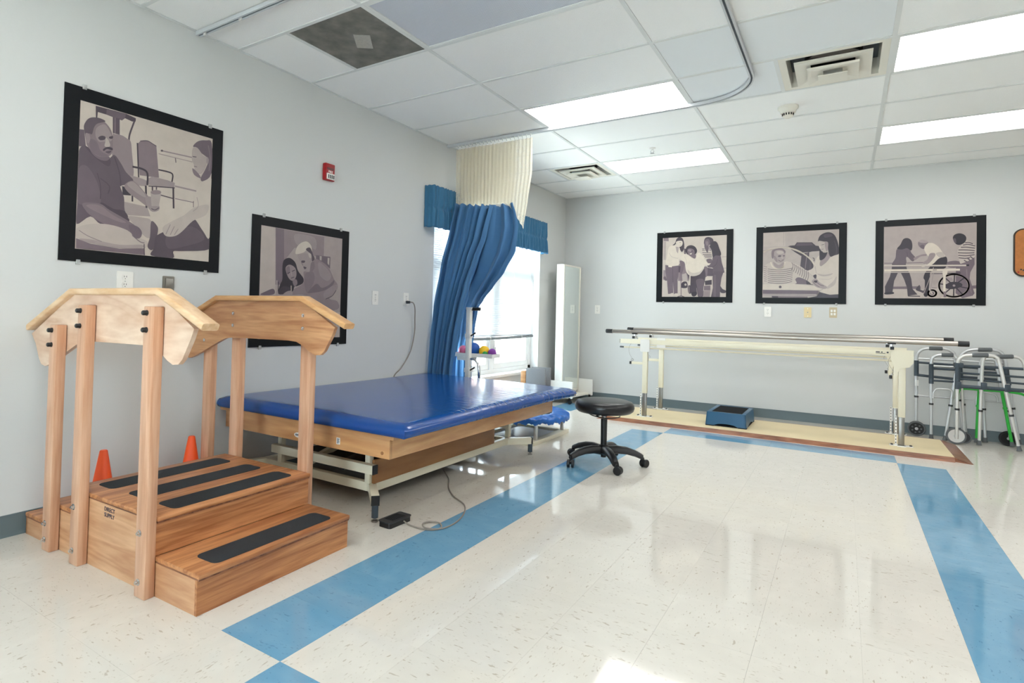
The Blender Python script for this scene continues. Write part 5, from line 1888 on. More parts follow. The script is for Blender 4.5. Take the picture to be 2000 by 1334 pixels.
wc = thing('folding_walker', 'walker with bright green lower legs among the silver walkers', 'walker', (4.47, 7.3, 0), group='folded walkers along the back wall')
yc_ = 7.30
u_frame(wc, yc_, (4.352, 0.015), (4.375, 0.72), (4.415, 0.80), (4.47, 0.80), (4.50, 0.70), (4.605, 0.015), None, up_m='aluminium', low_m='green_paint', sleeve_l=None, split=0.50, coll=(0.30,), low_col='green_paint')
MB().tube(catmull([(4.21, yc_ - 0.03, 0.40), (4.215, yc_ - 0.03, 0.48), (4.25, yc_ - 0.03, 0.512), (4.40, yc_ - 0.03, 0.512), (4.58, yc_ - 0.03, 0.51), (4.68, yc_ - 0.03, 0.49), (4.72, yc_ - 0.03, 0.42), (4.76, yc_ - 0.03, 0.18)], 6), 0.011, 10).build('green_arch', 'green_paint', wc)
wheel(wc, 4.585, yc_ + 0.045, 0.07, 0.069, 'black_plastic', 'black_matte')
x_bar(wc, yc_, 4.37, 0.68, 4.50, 0.68, 0.010, 'slate_plastic')
x_bar(wc, yc_ + 0.045, 4.585, 0.07, 4.60, 0.40, 0.008, 'aluminium', 'leg')

wd = thing('folding_walker', 'tall aluminium walker leaning on the wall behind the other walkers', 'walker', (4.45, 7.45, 0), group='folded walkers along the back wall')
yd_ = 7.455
u_frame(wd, yd_, (4.30, 0.02), (4.245, 0.74), (4.355, 0.886), (4.49, 0.890), (4.575, 0.78), (4.68, 0.02), (4.38, 4.485), sleeve_l=(0.58, 0.73), sleeve_r=(0.56, 0.74), split=0.45, coll=(0.25,))
x_bar(wd, yd_ + 0.003, 4.25, 0.77, 4.575, 0.765, 0.009, 'aluminium')
x_bar(wd, yd_ - 0.003, 4.25, 0.71, 4.58, 0.70, 0.011, 'slate_plastic')
x_bar(wd, yd_ - 0.003, 4.255, 0.615, 4.60, 0.605, 0.011, 'slate_plastic')
x_bar(wd, yd_, 4.275, 0.40, 4.62, 0.39, 0.008, 'aluminium')
yd2 = 7.395
u_frame(wd, yd2, (4.43, 0.015), (4.40, 0.74), (4.45, 0.826), (4.53, 0.828), (4.575, 0.74), (4.625, 0.02), None, split=0.45, coll=(0.3,), sleeve_r=(0.58, 0.735))
MB().tube(catmull([(4.36, yd2 - 0.02, 0.36), (4.362, yd2 - 0.02, 0.43), (4.385, yd2 - 0.02, 0.475), (4.44, yd2 - 0.02, 0.48), (4.50, yd2 - 0.02, 0.46), (4.515, yd2 - 0.02, 0.40)], 6), 0.008, 10).build('side_brace', 'aluminium', wd)

# ================================================================== THINGS BY THE WINDOW
# ---- venetian blind
m, nt, b = new_mat('blind_slat')
b.inputs['Base Color'].default_value = lin((216, 219, 222))
b.inputs['Roughness'].default_value = 0.4
tr = nt.nodes.new('ShaderNodeBsdfTranslucent')
tr.inputs['Color'].default_value = lin((244, 245, 246))
ms = nt.nodes.new('ShaderNodeMixShader')
ms.inputs['Fac'].default_value = 0.04
nt.links.new(b.outputs[0], ms.inputs[1])
nt.links.new(tr.outputs[0], ms.inputs[2])
nt.links.new(ms.outputs[0], nt.nodes['Material Output'].inputs['Surface'])
vb = thing('window_blind', 'white venetian blind lowered halfway behind the blue curtain', 'blind', (-0.05, 5.57, 0.84))
by0_, by1_ = 4.46, 6.655
mb = MB()
zz = 0.872
nsl = 0
while zz < 2.05:
    tl = math.radians(-55)
    w = 0.0125
    cx_, sz_ = w * math.cos(tl), w * math.sin(tl)
    sag = 0.004
    mb.add([(-0.045 - cx_, by0_, zz + sz_), (-0.045 + cx_, by0_, zz - sz_), (-0.045 + cx_, by1_, zz - sz_), (-0.045 - cx_, by1_, zz + sz_)], [(0, 1, 2, 3)])
    zz += 0.0205
sl = mb.build('slats', 'blind_slat', vb, smooth=0, solid=False)
sl['kind'] = 'stuff'
MB().box(-0.075, -0.02, by0_, by1_, 2.06, 2.10, 0.003).build('headrail', 'white_enamel', vb)
brl = MB().tube([(-0.045, by0_ + (by1_ - by0_) * k / 16, 0.856 - 0.018 * math.sin(PI * k / 16)) for k in range(17)], 0.017, 8)
mat('blind_rail', (122, 127, 132), 0.4)
brl.build('bottom_rail', 'blind_rail', vb)
for yy in (4.62, 5.18, 5.60, 6.12, 6.56):
    MB().cyl((-0.03, yy, 0.845), (-0.03, yy, 2.06), 0.0012, n=5).build('ladder_cord', 'white_enamel', vb)
for yy in (5.6, 6.35):
    MB().box(-0.058, -0.030, yy - 0.012, yy + 0.012, 0.828, 0.862, 0.003).build('rail_clip', 'white_plastic', vb)

# ---- valance
cloth('valance_cloth', (68, 120, 156), trans=0.12)
va = thing('window_valance', 'gathered blue fabric valance along the top of the window', 'valance', (0.05, 5.5, 1.91))
vy0, vy1, vd = 4.275, 6.735, 0.095


def valance_pt(u, v):
    tot = (vy1 - vy0) + 2 * vd
    s = u * tot
    if s < vd:
        x, y, nx, ny = 0.004 + s, vy0, 0, -1
    elif s > tot - vd:
        x, y, nx, ny = 0.004 + tot - s, vy1, 0, 1
    else:
        x, y, nx, ny = 0.004 + vd, vy0 + s - vd, 1, 0
    z = 2.298 - v * 0.39
    band = math.exp(-((v - 0.52) / 0.045) ** 2)
    ph = s * 118 + 1.7 * math.sin(s * 17) + 0.9 * math.sin(s * 41)
    amp = 0.012 * (0.35 + 0.9 * v) * (1 - 0.75 * band)
    if v < 0.12:
        amp = 0.004 * math.sin(PI * v / 0.12) + 0.001
    d = amp * math.sin(ph) + 0.5 * amp * math.sin(ph * 0.37 + 2 + 3 * v) - 0.008 * band + 0.004 * v
    d += 0.0025 * math.sin(ph * 2.3 + v * 9)
    z += 0.004 * math.sin(ph * 0.5) * (1 if v > 0.95 else 0) + 0.003 * math.sin(ph) * (1 if v < 0.03 else 0)
    k = 1.0 if nx else 0.3
    return (x + nx * d, y + ny * d * k, z)


vo_ = MB().grid(valance_pt, 520, 30).build('gathered_cloth', 'valance_cloth', va, smooth=180, solid=False)
sm = vo_.modifiers.new('thickness', 'SOLIDIFY')
sm.thickness = 0.003
MB().box(0.0, 0.09, vy0 + 0.01, vy1 - 0.01, 2.262, 2.274).build('valance_board', 'trim_white', va, smooth=0)

# ---- curtain track around the bed space
tk = thing('curtain_track', 'grey curtain track bent in a long U under the ceiling', 'curtain track', (1.4, 3.3, H - 0.02))
TY0, TY1, TXR, TR = 1.985, 4.615, 2.755, 0.40
path = [(0.012, TY1)]
for k in range(13):
    a = PI / 2 - PI / 2 * k / 12
    path.append((TXR - TR + TR * math.cos(a), TY1 - TR + TR * math.sin(a)))
for k in range(13):
    a = 0 - PI / 2 * k / 12
    path.append((TXR - TR + TR * math.cos(a), TY0 + TR + TR * math.sin(a)))
path.append((0.012, TY0))


def sweep(path, prof):
    vs, fs = [], []
    n, m_ = len(prof), len(path)
    for i, (x, y) in enumerate(path):
        p0, p1 = path[max(i - 1, 0)], path[min(i + 1, m_ - 1)]
        d = Vector((p1[0] - p0[0], p1[1] - p0[1])).normalized()
        nx, ny = d.y, -d.x
        for o_, z in prof:
            vs.append((x + nx * o_, y + ny * o_, z))
    for i in range(m_ - 1):
        for k in range(n):
            l = (k + 1) % n
            fs.append((i * n + k, i * n + l, (i + 1) * n + l, (i + 1) * n + k))
    fs += [tuple(range(n - 1, -1, -1)), tuple((m_ - 1) * n + k for k in range(n))]
    return MB().add(vs, fs)


zt = H - 0.0005
sweep(path, [(-0.017, zt), (-0.017, zt - 0.024), (-0.006, zt - 0.024), (-0.006, zt - 0.016), (0.006, zt - 0.016), (0.006, zt - 0.024), (0.017, zt - 0.024), (0.017, zt)]).build('rail', 'aluminium_dull', tk, smooth=30) if mat('aluminium_dull', (206, 209, 212), 0.42, 0.25) else None
sweep(path, [(-0.0055, zt - 0.0165), (-0.0055, zt - 0.0185), (0.0055, zt - 0.0185), (0.0055, zt - 0.0165)]).build('slot', 'slate_plastic', tk, smooth=30)
for x in (0.08, 0.42, 0.95, 1.6):
    MB().box(x - 0.012, x + 0.012, TY0 - 0.004, TY0 + 0.004, zt - 0.034, zt - 0.019, 0.001).build('carrier', 'white_plastic', tk)

# ---- privacy curtain
cloth('curtain_blue', (84, 130, 175), trans=0.22)
cloth('curtain_net', (238, 231, 214), trans=0.5, bump=(200, 0.3), holes=(160, 0.30))
pcu = thing('privacy_curtain', 'blue privacy curtain with cream net top drawn aside against the window', 'curtain', (0.3, 4.5, 0.2))


def interp(tab, z):
    # tab: list of (z, x, y) with z falling
    if z >= tab[0][0]:
        return tab[0][1], tab[0][2]
    for a, b_ in zip(tab, tab[1:]):
        if z >= b_[0]:
            t = (a[0] - z) / (a[0] - b_[0])
            t = t * t * (3 - 2 * t) * 0.35 + t * 0.65
            return a[1] + (b_[1] - a[1]) * t, a[2] + (b_[2] - a[2]) * t
    return tab[-1][1], tab[-1][2]


LE = [(2.153, 0.160, 4.575), (1.90, 0.135, 4.545), (1.56, 0.075, 4.50), (1.17, 0.035, 4.45), (0.87, 0.024, 4.415), (0.56, 0.026, 4.385), (0.2, 0.02, 4.375)]
ME = [(2.153, 0.575, 4.57), (1.83, 0.52, 4.535), (1.60, 0.455, 4.50), (1.36, 0.392, 4.465), (1.17, 0.355, 4.445), (0.89, 0.318, 4.41), (0.6, 0.288, 4.385), (0.2, 0.262, 4.375)]
NT = 2.155


def drape(e0, e1, zt0, zt1, zb, folds, amp, ph, bulge):
    def fn(u, v):
        ztop = zt0 + (zt1 - zt0) * u + 0.012 * math.sin(2 * PI * folds * u * 1.0 + ph)
        z = ztop + (zb - ztop) * v
        x0, y0 = interp(e0, z)
        x1, y1 = interp(e1, z)
        wdt = math.hypot(x1 - x0, y1 - y0)
        a = amp * (0.75 + 0.5 * math.sin(u * 9 + 1)) * (0.6 + 0.4 * min(1, wdt / 0.4))
        w = math.sin(2 * PI * folds * (u + 0.03 * math.sin(5 * v + 6 * u)) + ph)
        w = math.copysign(abs(w) ** 0.75, w)
        d = a * w
        uu = u + 0.012 * math.sin(2 * PI * folds * u * 2 + ph)
        return (x0 + (x1 - x0) * uu, y0 + (y1 - y0) * u - d - bulge * math.sin(PI * u), z)
    return fn


def sheet(fn, nu, nv, name, m_):
    mb = MB().grid(fn, nu, nv)
    o = mb.build(name, m_, pcu, smooth=180, solid=False)
    uv = o.data.uv_layers.new(name='UVMap')
    w = nu + 1
    for poly in o.data.polygons:
        for li in poly.loop_indices:
            vi = o.data.loops[li].vertex_index
            uv.data[li].uv = ((vi % w) / nu, (vi // w) / nv)
    return o


fr_ = sheet(drape(LE, ME, NT, NT - 0.045, 0.2, 5.5, 0.036, 0.4, 0.01), 170, 60, 'blue_panel', 'curtain_blue')
fr_.modifiers.new('thickness', 'SOLIDIFY').thickness = 0.003
BE = [(2.13, 0.48, 4.60), (1.83, 0.42, 4.58), (1.60, 0.35, 4.57), (1.36, 0.25, 4.60), (1.17, 0.13, 4.70), (0.9, 0.02, 4.82), (0.75, -0.03, 4.85), (0.6, -0.05, 4.86), (0.2, -0.05, 4.87)]
RE = [(2.13, 0.765, 4.59), (2.02, 0.81, 4.575), (1.90, 0.845, 4.56), (1.68, 0.832, 4.54), (1.50, 0.735, 4.53), (1.36, 0.605, 4.55), (1.26, 0.485, 4.60), (1.17, 0.345, 4.72), (0.98, 0.25, 4.82), (0.7, 0.20, 4.86), (0.2, 0.19, 4.87)]
bk = sheet(drape(BE, RE, NT - 0.045, NT - 0.04, 0.45, 3.0, 0.026, 1.9, 0.0), 120, 60, 'blue_panel', 'curtain_blue')
bk.modifiers.new('thickness', 'SOLIDIFY').thickness = 0.003
# net header from the hooks down to the blue cloth
NL = [(2.71, 0.11, 4.618), (2.4, 0.125, 4.60), (2.14, 0.145, 4.585), (1.9, 0.15, 4.59)]
NR = [(2.71, 0.935, 4.618), (2.4, 0.945, 4.60), (2.14, 0.915, 4.59), (1.9, 0.885, 4.585)]


def net_fn(u, v):
    ztop = 2.705
    zb = NT - 0.02 + (1.90 - NT) * max(0, (u - 0.70) / 0.30) ** 1.2
    z = ztop + (zb - ztop) * v
    x0, y0 = interp(NL, z)
    x1, y1 = interp(NR, z)
    return (x0 + (x1 - x0) * u, y0 + (y1 - y0) * u + (0.006 + 0.004 * math.sin(7 * u)) * math.sin(2 * PI * 21 * u + 0.8 * math.sin(4 * v)), z)


sheet(net_fn, 260, 26, 'net_header', 'curtain_net')['label'] = 'cream honeycomb net header'


def net_fn2(u, v):
    x, y, z = net_fn(0.04 + 0.74 * u, v)
    return (x, y + 0.028 + 0.012 * math.sin(2 * PI * 11 * u), z - 0.004)


sheet(net_fn2, 200, 20, 'net_header', 'curtain_net')
for k in range(20):
    u = (k + 0.5) / 20
    x = 0.11 + (0.935 - 0.11) * u
    hk = MB().tube(catmull([(x, 4.617, 2.742), (x, 4.612, 2.728), (x + 0.003, 4.619, 2.716), (x, 4.617, 2.704), (x - 0.004, 4.612, 2.694)], 4), 0.0022, 6)
    hk.build('hook', 'chrome', pcu)
    MB().box(x - 0.006, x + 0.006, 4.612, 4.622, 2.733, 2.7435, 0.001).build('glider', 'white_plastic', pcu)

# ---- ball rack and the balls on it
rk = thing('ball_rack', 'white metal stand with a ball tray, black handle and curved chrome tube', 'rack', (0.346, 4.56, 0))
rx_, ry_ = 0.346, 4.56
MB().box(rx_ - 0.022, rx_ + 0.022, ry_ - 0.022, ry_ + 0.022, 0.03, 1.165, 0.003).build('post', 'white_enamel', rk)
MB().box(rx_ - 0.025, rx_ + 0.04, ry_ - 0.025, ry_ + 0.025, 1.15, 1.172, 0.003).build('post_top', 'white_enamel', rk)
MB().cyl((rx_ + 0.03, ry_, 1.157), (rx_ + 0.115, ry_, 1.157), 0.016).build('handle', 'black_plastic', rk)
for z_ in (0.905, 0.585):
    cl = MB().box(rx_ - 0.028, rx_ + 0.028, ry_ - 0.028, ry_ + 0.028, z_ - 0.02, z_ + 0.02, 0.003).build('clamp', 'white_enamel', rk)
    MB().bar((rx_ + 0.028, ry_ - 0.01, z_), (rx_ + 0.085, ry_ - 0.02, z_ + 0.03), 0.008, 0.012).build('clamp_lever', 'black_plastic', cl, smooth=0)
tz = 0.735
tr_ = MB()
tr_.box(0.175, 0.58, 4.59, 4.735, tz - 0.03, tz - 0.024)
tr_.bar((0.175, 4.59, tz - 0.015), (0.58, 4.59, tz - 0.010), 0.006, 0.036)
tr_.bar((0.175, 4.735, tz - 0.015), (0.58, 4.735, tz - 0.010), 0.006, 0.036)
tr_.box(0.58, 0.586, 4.59, 4.735, tz - 0.03, tz + 0.006)
tr_.box(0.169, 0.175, 4.59, 4.735, tz - 0.03, tz + 0.006)
tr_.build('tray', 'white_enamel', rk, smooth=0, solid=False)
MB().box(0.20, rx_ + 0.02, ry_ + 0.022, 4.68, tz - 0.065, tz - 0.031, 0.003).build('tray_bracket', 'white_enamel', rk)
MB().tube(catmull([(rx_ + 0.02, ry_, 0.69), (rx_ + 0.07, ry_, 0.685), (rx_ + 0.11, ry_, 0.64), (rx_ + 0.122, ry_, 0.56), (rx_ + 0.122, ry_, 0.3), (rx_ + 0.122, ry_, 0.03)], 6), 0.0125, 12).build('curved_tube', 'chrome', rk)
for dx, dy in ((0.11, 0), (-0.2, 0), (0, 0.2)):
    MB().bar((rx_, ry_, 0.02), (rx_ + dx, ry_ + dy, 0.02), 0.04, 0.03).build('base_leg', 'white_enamel', rk, smooth=0)
for nm, col, x, y, r in (('pink', (226, 110, 150), 0.226, 4.655, 0.048), ('blue', (18, 84, 170), 0.335, 4.663, 0.064), ('yellow', (246, 196, 30), 0.450, 4.672, 0.051), ('green', (30, 150, 62), 0.492, 4.618, 0.027), ('purple', (128, 56, 156), 0.537, 4.672, 0.040)):
    mat('ball_' + nm, col, 0.5)
    tag(MB().sphere((0, 0, 0), r, 28).build('exercise_ball', 'ball_' + nm, smooth=80), nm + ' exercise ball resting on the rack tray', 'ball', 'exercise balls on the rack').location = (x, y, tz - 0.024 + r)

# ---- mobile posture mirror in the corner
mr_ = thing('posture_mirror', 'tall white mobile posture mirror on casters in the room corner', 'mirror', (0.262, 6.91, 0), math.radians(-4.5))
def lb(mb, n_, m_, p=None, s=40):
    return mb.build(n_, m_, p or mr_, world=False, smooth=s)


m, nt, b = new_mat('mirror_glass')
b.inputs['Base Color'].default_value = (0.82, 0.86, 0.83, 1)
b.inputs['Metallic'].default_value = 1.0
b.inputs['Roughness'].default_value = 0.03
lb(MB().box(-0.105, -0.008, 0.0, 0.47, 0.12, 1.79, 0.004), 'cabinet_back', 'white_enamel')
lb(MB().box(-0.008, -0.002, 0.02, 0.45, 0.16, 1.765), 'mirror', 'mirror_glass', s=0)
fm = MB()
fm.box(-0.008, 0.006, 0.0, 0.02, 0.14, 1.785)
fm.box(-0.008, 0.006, 0.45, 0.47, 0.14, 1.785)
fm.box(-0.008, 0.006, 0.02, 0.45, 1.765, 1.785)
fm.box(-0.008, 0.006, 0.02, 0.45, 0.14, 0.16)
fm.build('mirror_frame', 'cream_white', mr_, world=False, smooth=0, solid=False)
for y0_, xa, xb in ((-0.028, -0.20, 0.165), (0.472, -0.20, 0.20)):
    lb(MB().prism(rrect(xa, xb, 0.075, 0.285, 0.008), 'xz', y0_, y0_ + 0.024), 'foot_board', 'white_enamel')
    for xx in (xa + 0.04, xb - 0.035):
        c_ = lb(MB().lathe([(0.001, -0.012), (0.026, -0.012), (0.029, -0.008), (0.029, 0.008), (0.026, 0.012), (0.001, 0.012)], (xx, y0_ + 0.012, 0.030), 20, 'y'), 'caster', 'black_plastic')
        lb(MB().box(xx - 0.014, xx + 0.014, y0_ - 0.002, y0_ + 0.026, 0.045, 0.085, 0.002), 'caster_fork', 'black_plastic', c_)
lb(MB().box(-0.10, 0.15, -0.004, 0.472, 0.085, 0.105), 'base_shelf', 'cream_white', s=0)

# ---- grey carpeted board behind the mat table
cb = thing('carpeted_board', 'grey carpeted board with a wooden block standing below the window', 'board', (0.48, 5.72, 0), math.radians(8))
mat('grey_carpet', (146, 148, 150), 0.95, bump=(300, 0.8), vary=(160, 0.12))
cbm = MB().box(-0.115, 0.105, 0.0, 0.03, 0.0, 0.535, 0.006)
cbm.build('carpeted_panel', 'grey_carpet', cb, world=False)
MB().box(-0.175, -0.118, 0.0, 0.22, 0.0, 0.50, 0.004).build('wooden_block', 'birch', cb, world=False)
MB().box(-0.115, 0.105, 0.19, 0.22, 0.0, 0.535, 0.006).build('carpeted_panel', 'grey_carpet', cb, world=False)

# ---- mini trampoline
tp = thing('mini_trampoline', 'small round trampoline with a blue skirt on a cream floor frame', 'trampoline', (0.72, 4.86, 0))
mat('tramp_blue', (30, 104, 190), 0.35, bump=(16, 0.6))
tcx, tcy, tR, tzz = 0.805, 4.83, 0.40, 0.205


def skirt(u, v):
    a = 2 * PI * u
    pu = 0.006 * math.sin(26 * a + 2 * math.sin(5 * a)) + 0.004 * math.sin(61 * a)
    prf_ = [(-0.14, 0.012), (-0.10, 0.022), (-0.05, 0.024), (-0.01, 0.018), (0.012, 0.004), (0.014, -0.014), (0.006, -0.034)]
    f = v * (len(prf_) - 1)
    i = min(int(f), len(prf_) - 2)
    t = f - i
    dr = prf_[i][0] + (prf_[i + 1][0] - prf_[i][0]) * t
    dz = prf_[i][1] + (prf_[i + 1][1] - prf_[i][1]) * t
    return (tcx + (tR + dr) * math.cos(a), tcy + (tR + dr) * math.sin(a), tzz + dz + pu * (0.5 + v))


MB().grid(skirt, 160, 18, True).build('skirt', 'tramp_blue', tp, smooth=70, solid=False).modifiers.new('thickness', 'SOLIDIFY').thickness = 0.004
MB().lathe([(0.001, tzz + 0.006), (tR - 0.12, tzz + 0.006), (tR - 0.12, tzz + 0.01), (0.001, tzz + 0.01)], (tcx, tcy, 0), 48).build('jump_mat', 'black_matte', tp)
MB().tube([(tcx + tR * math.cos(a * PI / 24), tcy + tR * math.sin(a * PI / 24), tzz - 0.004) for a in range(48)], 0.012, 8, closed=True).build('ring_frame', 'steel', tp)
for lx, ly in ((1.065, 4.55), (1.065, 5.11), (0.545, 4.56), (0.545, 5.10)):
    MB().box(lx - 0.014, lx + 0.014, ly - 0.014, ly + 0.014, 0.036, tzz, 0.002).build('leg', 'aluminium', tp)
fr2 = MB()
fr2.box(1.03, 1.10, 4.44, 5.19, 0.0, 0.036, 0.003)
fr2.box(0.51, 0.58, 4.44, 5.19, 0.0, 0.036, 0.003)
fr2.box(0.58, 1.03, 4.44, 4.50, 0.0, 0.034)
fr2.box(0.58, 1.03, 5.13, 5.19, 0.0, 0.034)
fr2.build('floor_frame', 'cream_enamel', tp, smooth=30, solid=False)
MB().box(0.58, 1.03, 4.50, 5.13, 0.002, 0.012).build('floor_panel', 'white_enamel', tp, smooth=0)

# ================================================================== WALL FITTINGS
def plate(name, label, cat, wall, a, z, w=0.072, h=0.115, m_='white_plastic', kind='duplex'):
    """wall: 'L' -> left wall (a = y), 'B' -> back wall (a = x)"""
    loc = (0, a, z) if wall == 'L' else (a, YB, z)
    t = thing(name, label, cat, loc, group='wall outlets and plates')
    R = Matrix.Rotation(PI / 2, 4, 'Z') if wall == 'L' else Matrix.Identity(4)
    # local frame: x along the wall, -y out of the wall
    def B(mb, n_, mm, p=None):
        mb.xf(R)
        return mb.build(n_, mm, p or t, world=False, smooth=30)
    B(MB().prism(rrect(-w / 2, w / 2, -h / 2, h / 2, 0.006), 'xz', -0.006, -0.0004), 'cover_plate', m_)
    if kind == 'duplex':
        for dz in (-0.021, 0.021):
            f = B(MB().prism([(0.017 * math.cos(k * PI / 10), dz + max(-0.0135, min(0.0135, 0.017 * math.sin(k * PI / 10)))) for k in range(20)], 'xz', -0.0078, -0.006), 'receptacle', m_)
            s = MB()
            for dx in (-0.006, 0.006):
                s.box(dx - 0.0012, dx + 0.0012, -0.0084, -0.0078, dz + 0.001, dz + 0.009)
            s.cyl((0, -0.0084, dz - 0.007), (0, -0.0078, dz - 0.007), 0.0022, n=8)
            B(s, 'slots', 'black_matte', f)
        B(MB().cyl((0, -0.0072, 0), (0, -0.006, 0), 0.003, n=8), 'screw', 'steel')
    elif kind == 'jack':
        B(MB().cyl((0, -0.0095, 0), (0, -0.006, 0), 0.006, n=12), 'jack', 'steel_brushed')
        for dz in (-0.042, 0.042):
            B(MB().cyl((0, -0.0072, dz), (0, -0.006, dz), 0.003, n=8), 'screw', 'steel')
    elif kind == 'quad':
        for dx in (-0.014, 0.014):
            for dz in (-0.018, 0.018):
                B(MB().box(dx - 0.010, dx + 0.010, -0.0078, -0.006, dz - 0.013, dz + 0.013, 0.001), 'receptacle', 'white_plastic')
    elif kind == 'box':
        B(MB().box(-w * 0.32, w * 0.32, -0.018, -0.006, -h * 0.36, h * 0.36, 0.003), 'sensor_face', 'steel_brushed')
    return t


plate('wall_outlet', 'white duplex outlet under the poster above the near stair handrail', 'outlet', 'L', 1.617, 1.235, 0.086, 0.108)
plate('thermostat', 'small steel control plate between the two handrails of the stairs', 'control plate', 'L', 1.860, 1.235, 0.068, 0.09, 'steel_brushed', 'box')
plate('wall_outlet', 'white duplex outlet beside the poster half hidden by the stairs', 'outlet', 'L', 3.630, 1.223)
plate('wall_outlet', 'white duplex outlet with the grey power cord plugged in', 'outlet', 'L', 4.037, 1.226)
plate('wall_outlet', 'white duplex outlet on the back wall next to the mirror', 'outlet', 'B', 0.494, 1.22)
plate('wall_outlet', 'white duplex outlet below the hoop poster on the back wall', 'outlet', 'B', 2.546, 1.224)
plate('cable_jack', 'ivory cable jack plate between two outlets on the back wall', 'wall plate', 'B', 2.945, 1.224, m_='ivory_plastic', kind='jack')
plate('wall_outlet', 'tan four way outlet next to the ivory jack plate', 'outlet', 'B', 3.186, 1.227, m_='tan_plastic', kind='quad')

# ---- fire alarm pull station
fa = thing('fire_alarm', 'red fire alarm pull station high on the left wall', 'alarm', (0, 3.06, 2.15))
MB().box(0.0005, 0.034, 3.012, 3.108, 2.086, 2.214, 0.006).build('housing', 'red_plastic', fa)
hd = MB().box(0.034, 0.044, 3.022, 3.098, 2.092, 2.138, 0.003).build('pull_handle', 'white_plastic', fa)
mb = MB()
for k in range(4):
    mb.box(0.044, 0.0446, 3.030 + 0.017 * k, 3.041 + 0.017 * k, 2.100, 2.128)
mb.build('handle_print', 'dark_grey', hd, smooth=0, solid=False)
MB().box(0.034, 0.036, 3.026, 3.094, 2.165, 2.182).build('recess', 'black_red', fa, smooth=0) if mat('black_red', (96, 8, 14), 0.4) else None
text_mesh('alarm_lettering', 'FIRE', 0.024, 'white_plastic', fa, face_plus_x(0.0346, 0.003, 2.151 - 2.15), 0.0004)

# ---- cork board at the edge of the picture
ck = thing('cork_board', 'long cork board with rounded corners and a dark rim on the back wall', 'cork board', (5.2, YB, 1.83))
mat('cork', (190, 122, 68), 0.9, bump=(240, 0.5), vary=(35, 0.10))
MB().prism(rrect(4.642, 5.85, 1.598, 2.058, 0.07, 8), 'xz', YB - 0.014, YB - 0.0005).build('rim', 'black_brown', ck, smooth=30) if mat('black_brown', (46, 32, 20), 0.5) else None
MB().prism(rrect(4.654, 5.838, 1.610, 2.046, 0.06, 8), 'xz', YB - 0.017, YB - 0.014).build('cork_face', 'cork', ck, smooth=30)
for x, z, m_ in ((4.695, 1.665, 'black_plastic'), (4.712, 1.658, 'dark_grey'), (4.676, 1.640, 'red_plastic')):
    MB().cyl((x, YB - 0.022, z), (x, YB - 0.017, z), 0.007, n=10).build('push_pin', m_, ck)

# ================================================================== POSTERS
def duo(t):
    a, b_, c_ = (24, 20, 31), (114, 99, 107), (218, 207, 190)
    if t < 0.45:
        k = t / 0.45
        return lin([a[i] + (b_[i] - a[i]) * k for i in range(3)])
    k = (t - 0.45) / 0.55
    return lin([b_[i] + (c_[i] - b_[i]) * k for i in range(3)])


m, nt, b = new_mat('photo_print')
vc = nt.nodes.new('ShaderNodeVertexColor')
vc.layer_name = 'ink'
tcn = nt.nodes.new('ShaderNodeTexCoord')
nz = nt.nodes.new('ShaderNodeTexNoise')
nz.inputs['Scale'].default_value = 14
nz.inputs['Detail'].default_value = 5
nt.links.new(tcn.outputs['Object'], nz.inputs['Vector'])
mrn = nt.nodes.new('ShaderNodeMapRange')
mrn.inputs['To Min'].default_value = 0.88
mrn.inputs['To Max'].default_value = 1.12
nt.links.new(nz.outputs['Fac'], mrn.inputs['Value'])
hv = nt.nodes.new('ShaderNodeHueSaturation')
nt.links.new(mrn.outputs['Result'], hv.inputs['Value'])
nt.links.new(vc.outputs['Color'], hv.inputs['Color'])
nt.links.new(hv.outputs['Color'], b.inputs['Base Color'])
b.inputs['Roughness'].default_value = 0.35


def clamp01(p):
    return (min(1.0, max(0.0, p[0])), min(1.0, max(0.0, p[1])))


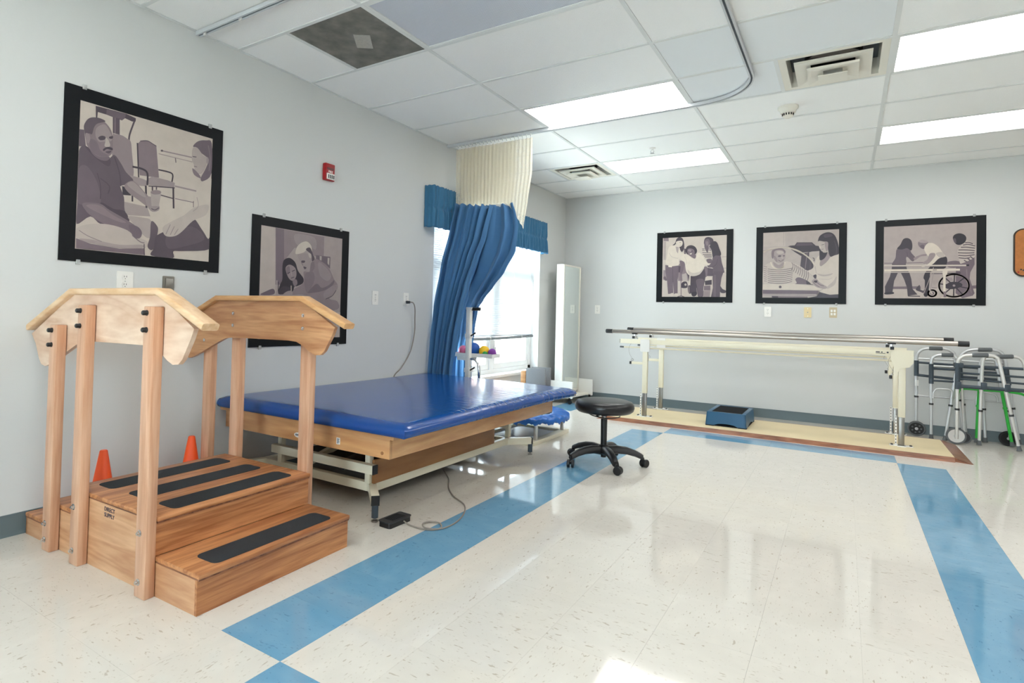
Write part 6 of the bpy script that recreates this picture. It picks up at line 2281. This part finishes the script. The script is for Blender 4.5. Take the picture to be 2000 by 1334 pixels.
def poster(idx, label, wall, a0, a1, z0, z1, p0, p1, pz0, pz1):
    loc = (0.002, (a0 + a1) / 2, z0) if wall == 'L' else ((a0 + a1) / 2, YB - 0.002, z0)
    t = thing('poster', label, 'poster', loc, group='black bordered photo posters on the walls')
    th = 0.006

    def W(a, z, d):
        return (0.0015 + d, a, z) if wall == 'L' else (a, YB - 0.0015 - d, z)
    if wall == 'L':
        MB().box(0.0015, 0.0015 + th, a0, a1, z0, z1).build('backing_board', 'poster_board', t, smooth=0)
    else:
        MB().box(a0, a1, YB - 0.0015 - th, YB - 0.0015, z0, z1).build('backing_board', 'poster_board', t, smooth=0)
    bg, shapes = POSTERS[idx]
    vs, fs, cols = [], [], []

    def face(poly, tone, lay):
        o_ = len(vs)
        for u, v in poly:
            vs.append(Vector(W(p0 + (p1 - p0) * u, pz1 - (pz1 - pz0) * v, th + 0.0002 + 0.00004 * lay)))
        q = list(range(o_, o_ + len(poly)))
        # orient towards the room
        ar = sum(poly[i][0] * poly[(i + 1) % len(poly)][1] - poly[(i + 1) % len(poly)][0] * poly[i][1] for i in range(len(poly)))
        if (ar > 0):
            q.reverse()
        fs.append(tuple(q))
        cols.append(duo(tone / 100.0))
    face([(0, 0), (1, 0), (1, 1), (0, 1)], bg, 0)
    for k, (tone, kind, wd_, c_) in enumerate(shapes):
        pts = [(c_[i] / 1000.0, c_[i + 1] / 1000.0) for i in range(0, len(c_), 2)]
        if kind == 's':
            pts = [(p.x, p.y) for p in catmull([(p[0], p[1], 0) for p in pts], 4, True)]
        if kind in 'ps':
            face([clamp01(p) for p in pts], tone, k + 1)
        else:
            if len(pts) > 2:
                pts = [(p.x, p.y) for p in catmull([(p[0], p[1], 0) for p in pts], 4)]
            h_ = wd_ / 2000.0
            for i in range(len(pts) - 1):
                d = Vector((pts[i + 1][0] - pts[i][0], pts[i + 1][1] - pts[i][1]))
                if d.length < 1e-6:
                    continue
                d.normalize()
                n_ = Vector((-d.y, d.x)) * h_
                e = d * h_ * 0.35
                face([clamp01(p) for p in ((pts[i][0] + n_.x - e.x, pts[i][1] + n_.y - e.y), (pts[i + 1][0] + n_.x + e.x, pts[i + 1][1] + n_.y + e.y), (pts[i + 1][0] - n_.x + e.x, pts[i + 1][1] - n_.y + e.y), (pts[i][0] - n_.x - e.x, pts[i][1] - n_.y - e.y))], tone, k + 1 + 0.002 * (i % 3))
    off = ORG[t]
    me = bpy.data.meshes.new('photo_print')
    me.from_pydata([tuple(p - off) for p in vs], [], fs)
    ca = me.color_attributes.new('ink', 'FLOAT_COLOR', 'CORNER')
    li = 0
    for poly, col in zip(me.polygons, cols):
        for l in poly.loop_indices:
            ca.data[l].color = col
    me.materials.append(MATS['photo_print'])
    o = bpy.data.objects.new('photo_print', me)
    COL.objects.link(o)
    o.parent = t
    for a in (a0 + 0.09, a1 - 0.09):
        for z in (z0, z1):
            s = -1 if z == z0 else 1
            if wall == 'L':
                cm = MB().box(0.0005, 0.012, a - 0.010, a + 0.010, min(z - 0.010 * s, z + 0.016 * s), max(z - 0.010 * s, z + 0.016 * s), 0.002)
            else:
                cm = MB().box(a - 0.010, a + 0.010, YB - 0.012, YB - 0.0005, min(z - 0.010 * s, z + 0.016 * s), max(z - 0.010 * s, z + 0.016 * s), 0.002)
            cm.build('mirror_clip', 'clear_plastic', t)
    return t


m, nt, b = new_mat('clear_plastic')
b.inputs['Base Color'].default_value = lin((214, 216, 214))
b.inputs['Roughness'].default_value = 0.15
b.inputs['Alpha'].default_value = 0.55
poster(1, 'poster photo of a seated man holding a cup beside a woman', 'L', 1.292, 2.176, 1.322, 2.218, 1.365, 2.105, 1.386, 2.148)
poster(2, 'poster photo of two people leaning over handwork, partly hidden by the stairs', 'L', 2.410, 3.304, 0.848, 1.733, 2.481, 3.23, 0.902, 1.668)
poster(3, 'poster photo of a woman in white being helped to walk by three people', 'B', 1.273, 2.168, 1.326, 2.21, 1.345, 2.096, 1.3944, 2.1416)
poster(4, 'poster photo of a person in stripes with a hoop beside a long haired woman', 'B', 2.417, 3.304, 1.32, 2.211, 2.489, 3.232, 1.3884, 2.1426)
poster(5, 'poster photo of a man walking between bars with a wheelchair behind him', 'B', 3.559, 4.446, 1.318, 2.209, 3.631, 4.374, 1.3864, 2.1406)
